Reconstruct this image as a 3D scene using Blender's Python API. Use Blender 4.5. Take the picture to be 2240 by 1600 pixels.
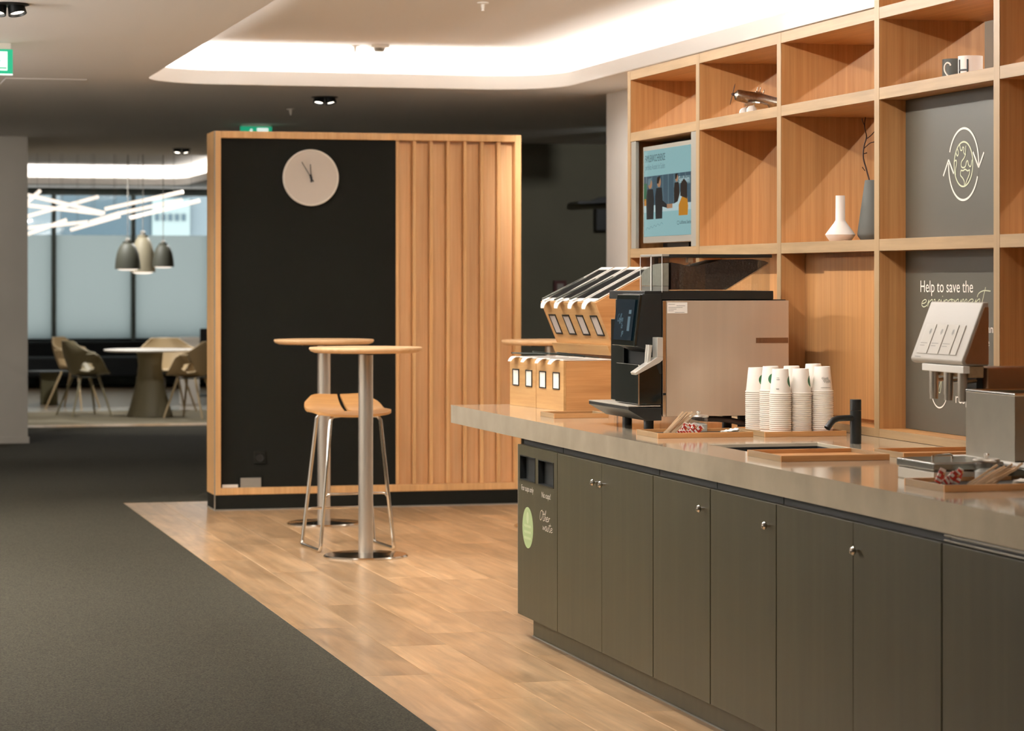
import bpy, bmesh, math, random
from mathutils import Vector, Matrix
random.seed(7)
R = math.radians
for o in list(bpy.data.objects):
    bpy.data.objects.remove(o)
SC = bpy.context.scene
COL = SC.collection

# ------------------------------------------------------------------ camera
cam = bpy.data.cameras.new('camera')
cam.sensor_width = 36.0
cam.lens = 5800 / 2240 * 36
cam.shift_y = -186 / 2240
cam.clip_end = 200
cam.dof.use_dof = True
cam.dof.focus_distance = 9.8
cam.dof.aperture_fstop = 5.6
camo = bpy.data.objects.new('camera', cam)
COL.objects.link(camo)
camo.location = (0, 0, 1.45)
camo.rotation_euler = (R(90), 0, -math.atan2(1520, 5800))
SC.camera = camo

# ------------------------------------------------------------------ colour management, world
SC.view_settings.view_transform = 'Standard'
SC.view_settings.look = 'None'
SC.view_settings.exposure = 0.13
SC.view_settings.gamma = 1.0
SC.view_settings.use_curve_mapping = False
SC.cycles.use_denoising = True
SC.cycles.max_bounces = 10
SC.cycles.diffuse_bounces = 6
SC.cycles.sample_clamp_indirect = 6.0
W = bpy.data.worlds.new('daylight'); SC.world = W; W.use_nodes = True
W.node_tree.nodes['Background'].inputs[0].default_value = (0.98, 0.90, 0.86, 1)
W.node_tree.nodes['Background'].inputs[1].default_value = 2.75

# ------------------------------------------------------------------ lights of the room
WARM = (1.0, 0.985, 0.965)

def area(name, loc, rot, sx, sy, watt, col=WARM, spread=180):
    l = bpy.data.lights.new(name, 'AREA'); l.shape = 'RECTANGLE'; l.size = sx; l.size_y = sy
    l.energy = watt; l.color = col; l.spread = R(spread)
    o = bpy.data.objects.new(name, l); COL.objects.link(o); o.location = loc; o.rotation_euler = rot
    return o

def spot(name, loc, target, watt, angle=70, blend=0.6, col=WARM, size=0.04):
    l = bpy.data.lights.new(name, 'SPOT'); l.energy = watt; l.color = col
    l.spot_size = R(angle); l.spot_blend = blend; l.shadow_soft_size = size
    o = bpy.data.objects.new(name, l); COL.objects.link(o); o.location = loc
    d = Vector(target) - Vector(loc); o.rotation_euler = d.to_track_quat('-Z', 'Y').to_euler()
    return o

CEIL, UP = 2.73, 2.986
RX0, RX1, RY0, RY1 = 2.02, 4.78, 4.6, 17.2          # lit ceiling recess over the coffee bar
QX0, QX1, QY0, QY1 = 0.2, 4.78, 27.0, 35.6          # recess in the meeting lounge
LEDZ = 2.775
UPW = (R(180), 0, 0)
COVE = 9.0
spot('lounge_fill', (2.6, 27.6, CEIL + .2), (3.0, 28.4, .4), 220, 110, .8)  # added lamps without fittings that brighten the lounge
spot('lounge_fill', (4.3, 29.5, CEIL + .2), (3.8, 28.3, .4), 220, 110, .8)
spot('lounge_fill', (2.6, 32.5, CEIL + .2), (2.8, 32.8, 0), 200, 120, .8)
# the strips of the two long sides stand on the lip and shine inwards and up
area('lip_left', (RX0 + .012, 10.1, CEIL + .107), (0, R(-62), 0), .025, 5.6, 98)
area('lip_right', (RX1 - .012, 8.9, CEIL + .107), (0, R(66), 0), .025, 7.6, 52)
area('cove_left', (RX0 - .17, (RY0 + RY1) / 2, LEDZ), UPW, .05, RY1 - RY0, COVE * 12)
area('cove_right', (RX1 + .17, (RY0 + RY1) / 2, LEDZ), UPW, .05, RY1 - RY0, COVE * 12)
area('cove_far', ((RX0 + RX1) / 2, RY1 + .15, LEDZ), UPW, RX1 - RX0, .07, COVE * 2.6)
area('cove_near', ((RX0 + RX1) / 2, RY0 - .15, LEDZ), UPW, RX1 - RX0, .07, COVE * 2.6)
area('lounge_cove_far', ((QX0 + QX1) / 2, QY1 + .15, LEDZ), UPW, QX1 - QX0, .07, 4.5 * 4)
area('lounge_cove_right', (QX1 + .15, (QY0 + QY1) / 2, LEDZ), UPW, .07, QY1 - QY0, 4.0 * 6)
area('lounge_cove_left', (QX0 - .15, (QY0 + QY1) / 2, LEDZ), UPW, .07, QY1 - QY0, 4.0 * 6)
for yy, ww in ((9.5, 14), (12.4, 90), (15.6, 80)):  # added spots without fittings fill the aisle, left of the frame
    spot('aisle_fill', (0.6, yy, CEIL - .05), (1.9, yy + .9, 0), ww, 95, .8)
for yy, ww in ((11.0, 32), (13.2, 60), (15.2, 36)):   # added spots without fittings, aimed at the bar
    spot('bar_fill', (1.85, yy, CEIL - .03), (3.1, yy + .5, .8), ww, 90, .8)
spot('bar_fill', (1.95, 7.0, CEIL - .03), (3.3, 9.3, .95), 55, 48, .6)  # added to brighten the cups and worktop, no fitting
spot('passage_fill', (4.3, 15.5, CEIL + .1), (5.235, 17.2, 1.5), 130, 60, .7)  # both added without fittings to brighten the wall behind the shelf
spot('passage_fill', (4.5, 13.0, CEIL + .1), (5.235, 14.2, 1.3), 90, 70, .7)
spot('corridor_spot_and_fill', (3.417, 18.2, CEIL - .06), (3.2, 16.7, 1.0), 60, 80, .7)
spot('corridor_spot_and_fill', (3.415, 25.66, CEIL - .06), (3.5, 26.4, 0), 90, 80, .7)
spot('corridor_spot_and_fill', (0.3, 21.2, CEIL - .03), (1.4, 23.9, .6), 100, 100, .8)  # added wash for the pier front, no fitting
spot('corridor_spot_and_fill', (1.0, 18.6, CEIL - .03), (1.2, 20.4, 0), 90, 100, .8)
spot('corridor_spot_and_fill', (6.9, 20.4, CEIL - .03), (6.9, 23.9, 1.2), 120, 100, .8)  # added wash for the dark corridor wall, no fitting
for yy, uu, dd in ((7.2, 25, 2), (11.2, 370, 42), (15.2, 250, 50)):   # added fill over the left aisle, up and down light
    area('fill_up', (-1.2, yy, 2.26), UPW, .09, 3.4, uu)
    area('fill_down', (-1.2, yy, 2.17), (0, 0, 0), .09, 3.4, dd)

# ------------------------------------------------------------------ mesh builder
ORG = {}

class MB:
    def __init__(s):
        s.v = []; s.f = []; s.m = []
    def add(s, vs, fs, m=0, M=None):
        b = len(s.v)
        s.v += [tuple(M @ Vector(p)) if M else tuple(p) for p in vs]
        s.f += [tuple(b + i for i in f) for f in fs]
        s.m += [m] * len(fs)
        return s
    def box(s, x0, x1, y0, y1, z0, z1, m=0, M=None):
        vs = [(x, y, z) for x in (x0, x1) for y in (y0, y1) for z in (z0, z1)]
        return s.add(vs, [(0, 1, 3, 2), (4, 6, 7, 5), (0, 4, 5, 1), (2, 3, 7, 6), (0, 2, 6, 4), (1, 5, 7, 3)], m, M)
    def prism(s, poly, axis, lo, hi, m=0, M=None):
        # poly: 2-D points in the two other axes (cyclic order kept as x,y / x,z / y,z)
        n = len(poly)
        def P(p, t):
            return {'x': (t, p[0], p[1]), 'y': (p[0], t, p[1]), 'z': (p[0], p[1], t)}[axis]
        vs = [P(p, lo) for p in poly] + [P(p, hi) for p in poly]
        fs = [tuple(range(n)), tuple(range(2 * n - 1, n - 1, -1))] + [(i, i + n, (i + 1) % n + n, (i + 1) % n) for i in range(n)]
        return s.add(vs, fs, m, M)
    def lathe(s, prof, c=(0, 0, 0), n=32, m=0, M=None, cap=True):
        vs = []; fs = []
        for r, z in prof:
            for k in range(n):
                t = 2 * math.pi * k / n
                vs.append((c[0] + r * math.cos(t), c[1] + r * math.sin(t), c[2] + z))
        for j in range(len(prof) - 1):
            for k in range(n):
                a = j * n + k; b = j * n + (k + 1) % n
                fs.append((a, b, b + n, a + n))
        if cap:
            if prof[0][0] > 1e-6: fs.append(tuple(range(n - 1, -1, -1)))
            if prof[-1][0] > 1e-6: fs.append(tuple(range((len(prof) - 1) * n, len(prof) * n)))
        return s.add(vs, fs, m, M)
    def cyl(s, p0, p1, r0, r1=None, n=16, m=0):
        return s.tube([p0, p1], [r0, r0 if r1 is None else r1], n, m)
    def tube(s, path, r, n=10, m=0, closed=False):
        path = [Vector(p) for p in path]; k = len(path)
        rs = r if isinstance(r, (list, tuple)) else [r] * k
        vs = []; fs = []; up = None
        for i, p in enumerate(path):
            a = path[(i - 1) % k] if (closed or i > 0) else p
            b = path[(i + 1) % k] if (closed or i < k - 1) else p
            t = (b - a).normalized()
            if up is None:
                up = Vector((0, 0, 1)) if abs(t.z) < .9 else Vector((1, 0, 0))
            u = (up - t * up.dot(t)).normalized(); w = t.cross(u); up = u
            for j in range(n):
                g = 2 * math.pi * j / n
                vs.append(tuple(p + (u * math.cos(g) + w * math.sin(g)) * rs[i]))
        seg = k if closed else k - 1
        for i in range(seg):
            for j in range(n):
                a = i * n + j; b = i * n + (j + 1) % n; c = ((i + 1) % k) * n
                fs.append((a, b, c + (j + 1) % n, c + j))
        if not closed:
            fs.append(tuple(range(n - 1, -1, -1))); fs.append(tuple(range((k - 1) * n, k * n)))
        return s.add(vs, fs, m)
    def obj(s, name, mats, parent=None, bevel=0, sharp=38, org=None, local=False, seg=2):
        me = bpy.data.meshes.new(name)
        o3 = Vector((0, 0, 0))
        if not local:
            o3 = Vector(org) if org is not None else (ORG.get(parent.name, Vector((0, 0, 0))) if parent else Vector((0, 0, 0)))
        me.from_pydata([tuple(Vector(p) - o3) for p in s.v], [], s.f)
        for mm in (mats if isinstance(mats, (list, tuple)) else [mats]):
            me.materials.append(mm)
        for p, k in zip(me.polygons, s.m):
            p.material_index = k
        me.validate()
        bm = bmesh.new(); bm.from_mesh(me)
        bmesh.ops.recalc_face_normals(bm, faces=bm.faces); bm.to_mesh(me); bm.free()
        for p in me.polygons: p.use_smooth = True
        me.set_sharp_from_angle(angle=R(sharp))
        o = bpy.data.objects.new(name, me); COL.objects.link(o)
        if parent:
            o.parent = parent; ORG[o.name] = ORG.get(parent.name, Vector((0, 0, 0)))
        elif org is not None:
            o.location = org; ORG[o.name] = Vector(org)
        else:
            ORG[o.name] = Vector((0, 0, 0))
        if bevel:
            b = o.modifiers.new('bevel', 'BEVEL'); b.width = bevel; b.segments = seg
            b.limit_method = 'ANGLE'; b.angle_limit = R(40); b.harden_normals = True
        return o

def tag(o, label, cat, group=None, kind=None):
    o['label'] = label
    if cat: o['category'] = cat
    if group: o['group'] = group
    if kind: o['kind'] = kind
    return o

def thing(name, loc, label, cat, group=None, rz=0, local=False):
    o = bpy.data.objects.new(name, None); COL.objects.link(o)
    o.empty_display_size = .1; o.location = loc; o.rotation_euler = (0, 0, rz)
    ORG[o.name] = Vector((0, 0, 0)) if (local or rz) else Vector(loc)
    return tag(o, label, cat, group)

def dup(o, parent=None):
    c = o.copy(); COL.objects.link(c); c.parent = parent
    ORG[c.name] = ORG[o.name]
    for ch in [x for x in o.children]:
        dup(ch, c)
    return c

def struct(o, label=None):
    o['kind'] = 'structure'
    if label: o['label'] = label
    return o

def B(name, mats, parent, x0, x1, y0, y1, z0, z1, bevel=.0015, **k):
    return MB().box(x0, x1, y0, y1, z0, z1).obj(name, mats, parent, bevel, **k)

def arc(cx, cy, r, a0, a1, n):
    return [(cx + r * math.cos(R(a0 + (a1 - a0) * i / n)), cy + r * math.sin(R(a0 + (a1 - a0) * i / n))) for i in range(n + 1)]

def smooth(pts, sub=5):
    out = []; n = len(pts)
    for i in range(n - 1):
        p = [Vector(pts[max(0, min(n - 1, i + j))]) for j in (-1, 0, 1, 2)]
        for k in range(sub):
            t = k / sub
            out.append(tuple(.5 * ((2 * p[1]) + (p[2] - p[0]) * t + (2 * p[0] - 5 * p[1] + 4 * p[2] - p[3]) * t * t + (3 * p[1] - p[0] - 3 * p[2] + p[3]) * t ** 3)))
    out.append(tuple(pts[-1])); return out

def ribbon(mb, pts, w, M, m=0):
    n = len(pts); P = [Vector((p[0], p[1])) for p in pts]; vs = []; fs = []
    for i in range(n):
        t = (P[min(n - 1, i + 1)] - P[max(0, i - 1)])
        t = t.normalized() if t.length > 1e-9 else Vector((1, 0))
        q = Vector((-t.y, t.x)) * w / 2
        vs += [(P[i].x + q.x, P[i].y + q.y, 0), (P[i].x - q.x, P[i].y - q.y, 0)]
    for i in range(n - 1):
        fs.append((2 * i, 2 * i + 1, 2 * i + 3, 2 * i + 2))
    mb.add(vs, fs, m, M)

def frame_x(X, Y, Z):      # print on a face that looks towards -X: right is -Y, up is +Z
    return Matrix(((0, 0, -1, X), (-1, 0, 0, Y), (0, 1, 0, Z), (0, 0, 0, 1)))

def frame_y(X, Y, Z):      # print on a face that looks towards -Y (to the camera side)
    return Matrix(((1, 0, 0, X), (0, 0, -1, Y), (0, 1, 0, Z), (0, 0, 0, 1)))

def text2d(txt, w=None, h=None):
    cu = bpy.data.curves.new('t', 'FONT'); cu.body = txt; cu.size = 1; cu.resolution_u = 4
    to = bpy.data.objects.new('t', cu); COL.objects.link(to)
    dg = bpy.context.evaluated_depsgraph_get(); dg.update()
    me = bpy.data.meshes.new_from_object(to.evaluated_get(dg))
    vs = [tuple(v.co) for v in me.vertices]; fs = [tuple(p.vertices) for p in me.polygons]
    bpy.data.objects.remove(to); bpy.data.curves.remove(cu); bpy.data.meshes.remove(me)
    x0 = min(v[0] for v in vs); x1 = max(v[0] for v in vs)
    sx = (w / (x1 - x0)) if w else 1; sy = (h / .73) if h else sx      # h is the cap height
    if not w: sx = sy
    return [((v[0] - x0) * sx, v[1] * sy, 0) for v in vs], fs

def text(mb, txt, M, w=None, h=None, m=0):
    vs, fs = text2d(txt, w, h); mb.add(vs, fs, m, M)

def disc(mb, cx, cy, r, M, m=0, n=32, ry=None):
    mb.add([(cx + r * math.cos(2 * math.pi * k / n), cy + (ry or r) * math.sin(2 * math.pi * k / n), 0) for k in range(n)], [tuple(range(n))], m, M)

def rect(mb, x0, x1, y0, y1, M, m=0, z=0):
    mb.add([(x0, y0, z), (x1, y0, z), (x1, y1, z), (x0, y1, z)], [(0, 1, 2, 3)], m, M)

def poly(mb, pts, M, m=0, z=0):
    mb.add([(p[0], p[1], z) for p in pts], [tuple(range(len(pts)))], m, M)

# ------------------------------------------------------------------ materials
def lin(h):
    if isinstance(h, str):
        c = [int(h[i:i + 2], 16) / 255 for i in (0, 2, 4)]
        return tuple(((x / 12.92) if x <= .04045 else ((x + .055) / 1.055) ** 2.4) for x in c)
    return h

def mat(name, col, rough=.5, metal=0, noise=0, nscale=40, spec=.5, emit=None, estr=0, coat=0, bump=0, stretch=(1, 1, 1)):
    m = bpy.data.materials.new(name); m.use_nodes = True; nt = m.node_tree; N = nt.nodes; L = nt.links
    b = N['Principled BSDF']; c = lin(col)
    b.inputs['Base Color'].default_value = (*c, 1); b.inputs['Roughness'].default_value = rough
    b.inputs['Metallic'].default_value = metal; b.inputs['Specular IOR Level'].default_value = spec
    b.inputs['Coat Weight'].default_value = coat; b.inputs['Coat Roughness'].default_value = .08
    if emit:
        b.inputs['Emission Color'].default_value = (*lin(emit), 1); b.inputs['Emission Strength'].default_value = estr
    if noise or bump:
        tc = N.new('ShaderNodeTexCoord'); mp = N.new('ShaderNodeMapping'); nz = N.new('ShaderNodeTexNoise')
        mp.inputs['Scale'].default_value = stretch
        L.new(tc.outputs['Object'], mp.inputs[0]); L.new(mp.outputs[0], nz.inputs['Vector'])
        nz.inputs['Scale'].default_value = nscale; nz.inputs['Detail'].default_value = 5
        if noise:
            cr = N.new('ShaderNodeValToRGB')
            cr.color_ramp.elements[0].position = .3; cr.color_ramp.elements[1].position = .7
            cr.color_ramp.elements[0].color = (*[x * (1 - noise) for x in c], 1)
            cr.color_ramp.elements[1].color = (*[min(1, x * (1 + noise)) for x in c], 1)
            L.new(nz.outputs['Fac'], cr.inputs[0]); L.new(cr.outputs[0], b.inputs['Base Color'])
        if bump:
            bp = N.new('ShaderNodeBump'); bp.inputs['Strength'].default_value = bump; bp.inputs['Distance'].default_value = .004
            L.new(nz.outputs['Fac'], bp.inputs['Height']); L.new(bp.outputs[0], b.inputs['Normal'])
    return m

def wood(name, dark, light, axis='z', fine=55, rough=.45, vary=0.0, knots=False, coat=0):
    m = bpy.data.materials.new(name); m.use_nodes = True; nt = m.node_tree; N = nt.nodes; L = nt.links
    b = N['Principled BSDF']; b.inputs['Roughness'].default_value = rough; b.inputs['Coat Weight'].default_value = coat
    b.inputs['Coat Roughness'].default_value = .15
    tc = N.new('ShaderNodeTexCoord'); mp = N.new('ShaderNodeMapping')
    L.new(tc.outputs['Object'], mp.inputs[0])
    mp.inputs['Scale'].default_value = {'x': (.035, 1, 1), 'y': (1, .035, 1), 'z': (1, 1, .02)}[axis]
    oi = N.new('ShaderNodeObjectInfo'); ml = N.new('ShaderNodeMath'); ml.operation = 'MULTIPLY'; ml.inputs[1].default_value = 37.0
    cb = N.new('ShaderNodeCombineXYZ'); L.new(oi.outputs['Random'], ml.inputs[0])
    for i in range(3): L.new(ml.outputs[0], cb.inputs[i])
    va = N.new('ShaderNodeVectorMath'); va.operation = 'ADD'; L.new(mp.outputs[0], va.inputs[0]); L.new(cb.outputs[0], va.inputs[1])
    n1 = N.new('ShaderNodeTexNoise'); n1.inputs['Scale'].default_value = fine; n1.inputs['Detail'].default_value = 6
    n1.inputs['Roughness'].default_value = .65
    L.new(va.outputs[0], n1.inputs['Vector'])
    cr = N.new('ShaderNodeValToRGB'); e = cr.color_ramp.elements
    e[0].position = .28; e[1].position = .72; e[0].color = (*lin(dark), 1); e[1].color = (*lin(light), 1)
    L.new(n1.outputs['Fac'], cr.inputs[0])
    last = cr.outputs[0]
    # broad figure
    n2 = N.new('ShaderNodeTexNoise'); n2.inputs['Scale'].default_value = 3.5 if knots else 6; n2.inputs['Detail'].default_value = 4
    mp2 = N.new('ShaderNodeMapping'); mp2.inputs['Scale'].default_value = {'x': (.5, 2.2, 2.2), 'y': (2.2, .5, 2.2), 'z': (2.2, 2.2, .12)}[axis]
    L.new(tc.outputs['Object'], mp2.inputs[0])
    va2 = N.new('ShaderNodeVectorMath'); va2.operation = 'ADD'; L.new(mp2.outputs[0], va2.inputs[0]); L.new(cb.outputs[0], va2.inputs[1])
    L.new(va2.outputs[0], n2.inputs['Vector'])
    n2.inputs['Distortion'].default_value = 1.2 if knots else .2
    mr = N.new('ShaderNodeMapRange'); mr.inputs[1].default_value = .3; mr.inputs[2].default_value = .7
    mr.inputs[3].default_value = .70 if knots else .88; mr.inputs[4].default_value = 1.16 if knots else 1.08
    L.new(n2.outputs['Fac'], mr.inputs[0])
    fac = mr.outputs[0]
    if vary:
        mr2 = N.new('ShaderNodeMapRange'); mr2.inputs[3].default_value = 1 - vary; mr2.inputs[4].default_value = 1 + vary
        L.new(oi.outputs['Random'], mr2.inputs[0])
        mm = N.new('ShaderNodeMath'); mm.operation = 'MULTIPLY'; L.new(mr2.outputs[0], mm.inputs[0]); L.new(fac, mm.inputs[1]); fac = mm.outputs[0]
    mx = N.new('ShaderNodeVectorMath'); mx.operation = 'SCALE'; L.new(last, mx.inputs[0]); L.new(fac, mx.inputs['Scale'])
    L.new(mx.outputs[0], b.inputs['Base Color'])
    bp = N.new('ShaderNodeBump'); bp.inputs['Strength'].default_value = .06; bp.inputs['Distance'].default_value = .002
    L.new(n1.outputs['Fac'], bp.inputs['Height']); L.new(bp.outputs[0], b.inputs['Normal'])
    return m

def glass(name, tint=(1, 1, 1), gloss=.12, rough=.02):
    m = bpy.data.materials.new(name); m.use_nodes = True; nt = m.node_tree; N = nt.nodes; L = nt.links
    N.remove(N['Principled BSDF']); out = N['Material Output']
    t = N.new('ShaderNodeBsdfTransparent'); t.inputs[0].default_value = (*tint, 1)
    g = N.new('ShaderNodeBsdfGlossy'); g.inputs['Roughness'].default_value = rough
    f0 = N.new('ShaderNodeLayerWeight'); f0.inputs[0].default_value = .5; f = N.new('ShaderNodeMath'); f.operation = 'POWER'; f.inputs[1].default_value = 5.0; L.new(f0.outputs['Facing'], f.inputs[0])
    ad = N.new('ShaderNodeMath'); ad.operation = 'MULTIPLY_ADD'; ad.inputs[1].default_value = .6; ad.inputs[2].default_value = gloss
    mx = N.new('ShaderNodeMixShader')
    L.new(f.outputs[0], ad.inputs[0]); L.new(ad.outputs[0], mx.inputs[0]); L.new(t.outputs[0], mx.inputs[1]); L.new(g.outputs[0], mx.inputs[2])
    L.new(mx.outputs[0], out.inputs[0])
    return m

def frosted(name, col):
    m = bpy.data.materials.new(name); m.use_nodes = True; nt = m.node_tree; N = nt.nodes; L = nt.links
    N.remove(N['Principled BSDF']); out = N['Material Output']
    t = N.new('ShaderNodeBsdfTranslucent'); t.inputs[0].default_value = (*lin(col), 1)
    g = N.new('ShaderNodeBsdfDiffuse'); g.inputs[0].default_value = (*lin(col), 1)
    mx = N.new('ShaderNodeMixShader'); mx.inputs[0].default_value = .25
    L.new(t.outputs[0], mx.inputs[1]); L.new(g.outputs[0], mx.inputs[2]); L.new(mx.outputs[0], out.inputs[0])
    return m

M_ceil = mat('ceiling_paint', 'EBE7E2', .9)
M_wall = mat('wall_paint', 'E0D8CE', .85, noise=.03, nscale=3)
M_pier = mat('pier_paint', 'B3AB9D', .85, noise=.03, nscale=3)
M_dark = mat('dark_wall_paint', '5A5747', .8, noise=.06, nscale=2)
M_black = mat('black_panel', '1C1C18', .7, spec=.08, noise=.05, nscale=4)
M_carpet = mat('carpet', '403D33', .95, noise=.6, nscale=170, bump=.5, spec=.1)
M_lounge = mat('lounge_carpet', '6B624C', .9, noise=.2, nscale=60)
M_slab = mat('subfloor', '8A6A48', .6)
M_plank = wood('floor_oak', 'B68E62', 'DAB78D', 'y', 30, .3, .2, True, .2)
M_oakv = wood('oak_upright', 'A6713F', 'C28F5B', 'z', 70, .42)
M_oakh = wood('oak_shelf', 'A8743F', 'C4915C', 'y', 60, .42)
M_oakx = wood('oak_tray', 'B27C48', 'CB9763', 'x', 60, .42)
M_edge = wood('oak_edge', '8E7350', 'A28460', 'y', 60, .45)
M_edgev = wood('oak_edge_upright', '8E7350', 'A28460', 'z', 60, .45)
M_frame = wood('oak_frame', 'CC995F', 'DFB27C', 'z', 50, .42)
M_slat = wood('oak_slat', 'CE9C6B', 'E0B687', 'z', 60, .45, .05)
M_table = wood('oak_table', 'DAAC78', 'EAC496', 'x', 45, .6)
M_seat = wood('oak_seat', 'B98348', 'CF9C60', 'x', 45, .4)
M_door = mat('cabinet_laminate', '46412F', .45, spec=.22, noise=.1, nscale=22, stretch=(1, 1, .05))
M_stone = mat('quartz_worktop', 'CBBDA5', .1, noise=.09, nscale=7, coat=.6)
M_gap = mat('shadow_gap', '1A1C1B', .5)
M_steel = mat('brushed_steel', 'CFC8BD', .28, .8, noise=.06, nscale=30, stretch=(1, 1, .02))
M_panelst = mat('matt_steel', 'CDBBA6', .36, .55, noise=.03, nscale=30, stretch=(1, 1, .02))
M_refl = mat('steel_wood_reflection', '9A7456', .3, .7, noise=.04, nscale=20)  # brown reflection of nearby wood put into the steel colour
M_chrome = mat('chrome', 'DAD6CE', .12, 1)
M_tong = mat('tong_grey', '3C413C', .25)
M_wframe = mat('window_frame', '7C8885', .5)
M_deep = mat('deep_black', '0B0B0A', .7, spec=.1)
M_satin = mat('satin_chrome', 'D9D3C8', .3, .5)
M_grate = mat('drip_grate', 'C6BEB0', .4, .3)
M_blk = mat('black_plastic', '141615', .4)
M_gloss = mat('black_gloss', '0C1514', .06, coat=.5)
M_white = mat('white_plastic', 'E8E2D8', .4)
M_paper = mat('paper', 'EDE6DB', .8)
M_cup = mat('cup_paper', 'EFE6DA', .6)
M_green = mat('cup_green', '2C6B41', .6)
M_lgreen = mat('pale_green', 'A6B983', .7)
M_lgreen2 = mat('pale_green_print', 'BDCB9C', .7)
M_panel = mat('grey_panel', '4D493E', .4, noise=.02, nscale=3)
M_print = mat('white_print', 'E6DDCF', .7)
M_printg = mat('pale_print', 'C6C9A8', .7)
M_pgrey = mat('grey_print', '8A857C', .7)
M_glass = glass('clear_glass', (.97, .98, .98), .05)
M_pane = glass('window_glass', (.92, .96, .97), .06)
M_frost = frosted('frosted_film', 'C9D3D3')
M_alu = mat('grey_aluminium', '8F8A80', .5, .3)
M_olive = mat('olive_shell', '847A5E', .5)
M_oliveb = mat('olive_base', '6A6546', .6)
M_cream = mat('cream_shell', 'B39C76', .5)
M_beige = mat('beige_lamp', '8E856D', .6)
M_lampd = mat('dark_lamp', '48483C', .6)
M_sofa = mat('black_fabric', '15191A', .9, bump=.2, nscale=80)
M_tube = mat('lit_tube', 'F5EDE2', .4, emit='FFF0E0', estr=1.1)
M_bulb = mat('lit_lens', 'FFFFFF', .3, emit='FFF2E0', estr=6)
M_exit = mat('exit_green', '1FA57B', .4, emit='20B488', estr=.55)
M_exitw = mat('exit_white', 'E6F2EC', .4, emit='E6F5EE', estr=.75)
M_red = mat('signal_red', '4A1612', .6)
M_ochre = mat('ochre_print', 'D8B070', .5)
M_sach = mat('red_sachet', 'B5301E', .45)
M_stick = wood('birch_stick', 'D9B78F', 'E6CBA8', 'z', 40, .6)
M_sugar = mat('sugar', 'E3DED4', .8, noise=.1, nscale=300)
M_bean = mat('coffee_beans', '24140D', .4, noise=.5, nscale=120, bump=1.0)
M_powder = mat('powder', '8C887A', .9, noise=.15, nscale=60)
M_vdark = mat('dark_ceramic', '4A4B45', .7)
M_vwhite = mat('white_ceramic', 'D6CFC6', .6)
M_twig = mat('twig_bark', '3A241A', .8)
M_silver = mat('polished_alloy', 'A39A8C', .28, 1, noise=.25, nscale=90)
M_hose = mat('brown_hose', '2C1A13', .5)
M_acryl = mat('edge_glint', 'DAD5CB', .3)
M_tin = mat('tin_lid', '8E8D86', .22, 1)

# ------------------------------------------------------------------ room shell
floor = struct(MB().box(-3.2, 9.2, -4.2, 37.2, -.15, -.004).obj('floor', M_slab))
# wooden planks run along the bar, each a piece of its own with a chamfered joint
PW, PL, GAP = .2485, 1.38, .0012

def plank_mesh(l):
    w = PW - GAP; l -= GAP; c = .0022
    mb = MB()
    mb.add([(0, 0, -.004), (w, 0, -.004), (w, l, -.004), (0, l, -.004), (0, 0, -.0018), (w, 0, -.0018), (w, l, -.0018), (0, l, -.0018),
            (c, c, 0), (w - c, c, 0), (w - c, l - c, 0), (c, l - c, 0)],
           [(3, 2, 1, 0), (0, 1, 5, 4), (1, 2, 6, 5), (2, 3, 7, 6), (3, 0, 4, 7), (4, 5, 9, 8), (5, 6, 10, 9), (6, 7, 11, 10), (7, 4, 8, 11), (8, 9, 10, 11)])
    return mb
PCACHE = {}

def plank(x, y, l):
    k = round(l, 3)
    if k in PCACHE:
        o = PCACHE[k].copy(); COL.objects.link(o); o.parent = floor
    else:
        o = plank_mesh(l).obj('floor_plank', M_plank, floor, local=True); PCACHE[k] = o
    o.location = (x, y, 0)
offs = [0.0, .62, .28, 1.02, .45, .86, .14, .7, 1.2, .36, .95, .05, .58, 1.1]
for i in range(14):
    x = 1.93 + PW * i
    y0 = 4.0 if i < 4 else 10.2
    y = y0 - offs[i]
    while y < 17.36:
        a = max(y, y0); b = min(y + PL, 17.36)
        if b - a > .04: plank(x, a, b - a)
        y += PL
MB().prism([(-3, -4), (1.925, -4), (1.925, 17.362), (9, 17.362), (9, 26.4), (-3, 26.4)], 'z', -.004, .003).obj('carpet', M_carpet, floor)
fb = MB().box(-3, 9, 26.42, 26.85, -.004, .004).obj('threshold_board', M_plank, floor)
MB().box(-3, 9, 26.87, 29.5, -.004, .003).obj('lounge_carpet', M_lounge, floor)
MB().box(-3, 9, 29.52, 30.5, -.004, .004).obj('floor_reflection', mat('reflection_pale', 'A59C8C', .2), floor)  # paler stretch paints the window's reflection on the lounge floor
MB().box(-3, 9, 30.52, 37, -.004, .003).obj('lounge_floor', mat('brown_floor', '6E5E48', .3), floor)

def rrect(x0, x1, y0, y1, r, off=0, n=10):
    x0 -= off; x1 += off; y0 -= off; y1 += off; r = r + off
    return arc(x1 - r, y1 - r, r, 0, 90, n) + arc(x0 + r, y1 - r, r, 90, 180, n) + arc(x0 + r, y0 + r, r, 180, 270, n) + arc(x1 - r, y0 + r, r, 270, 360, n)

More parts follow.
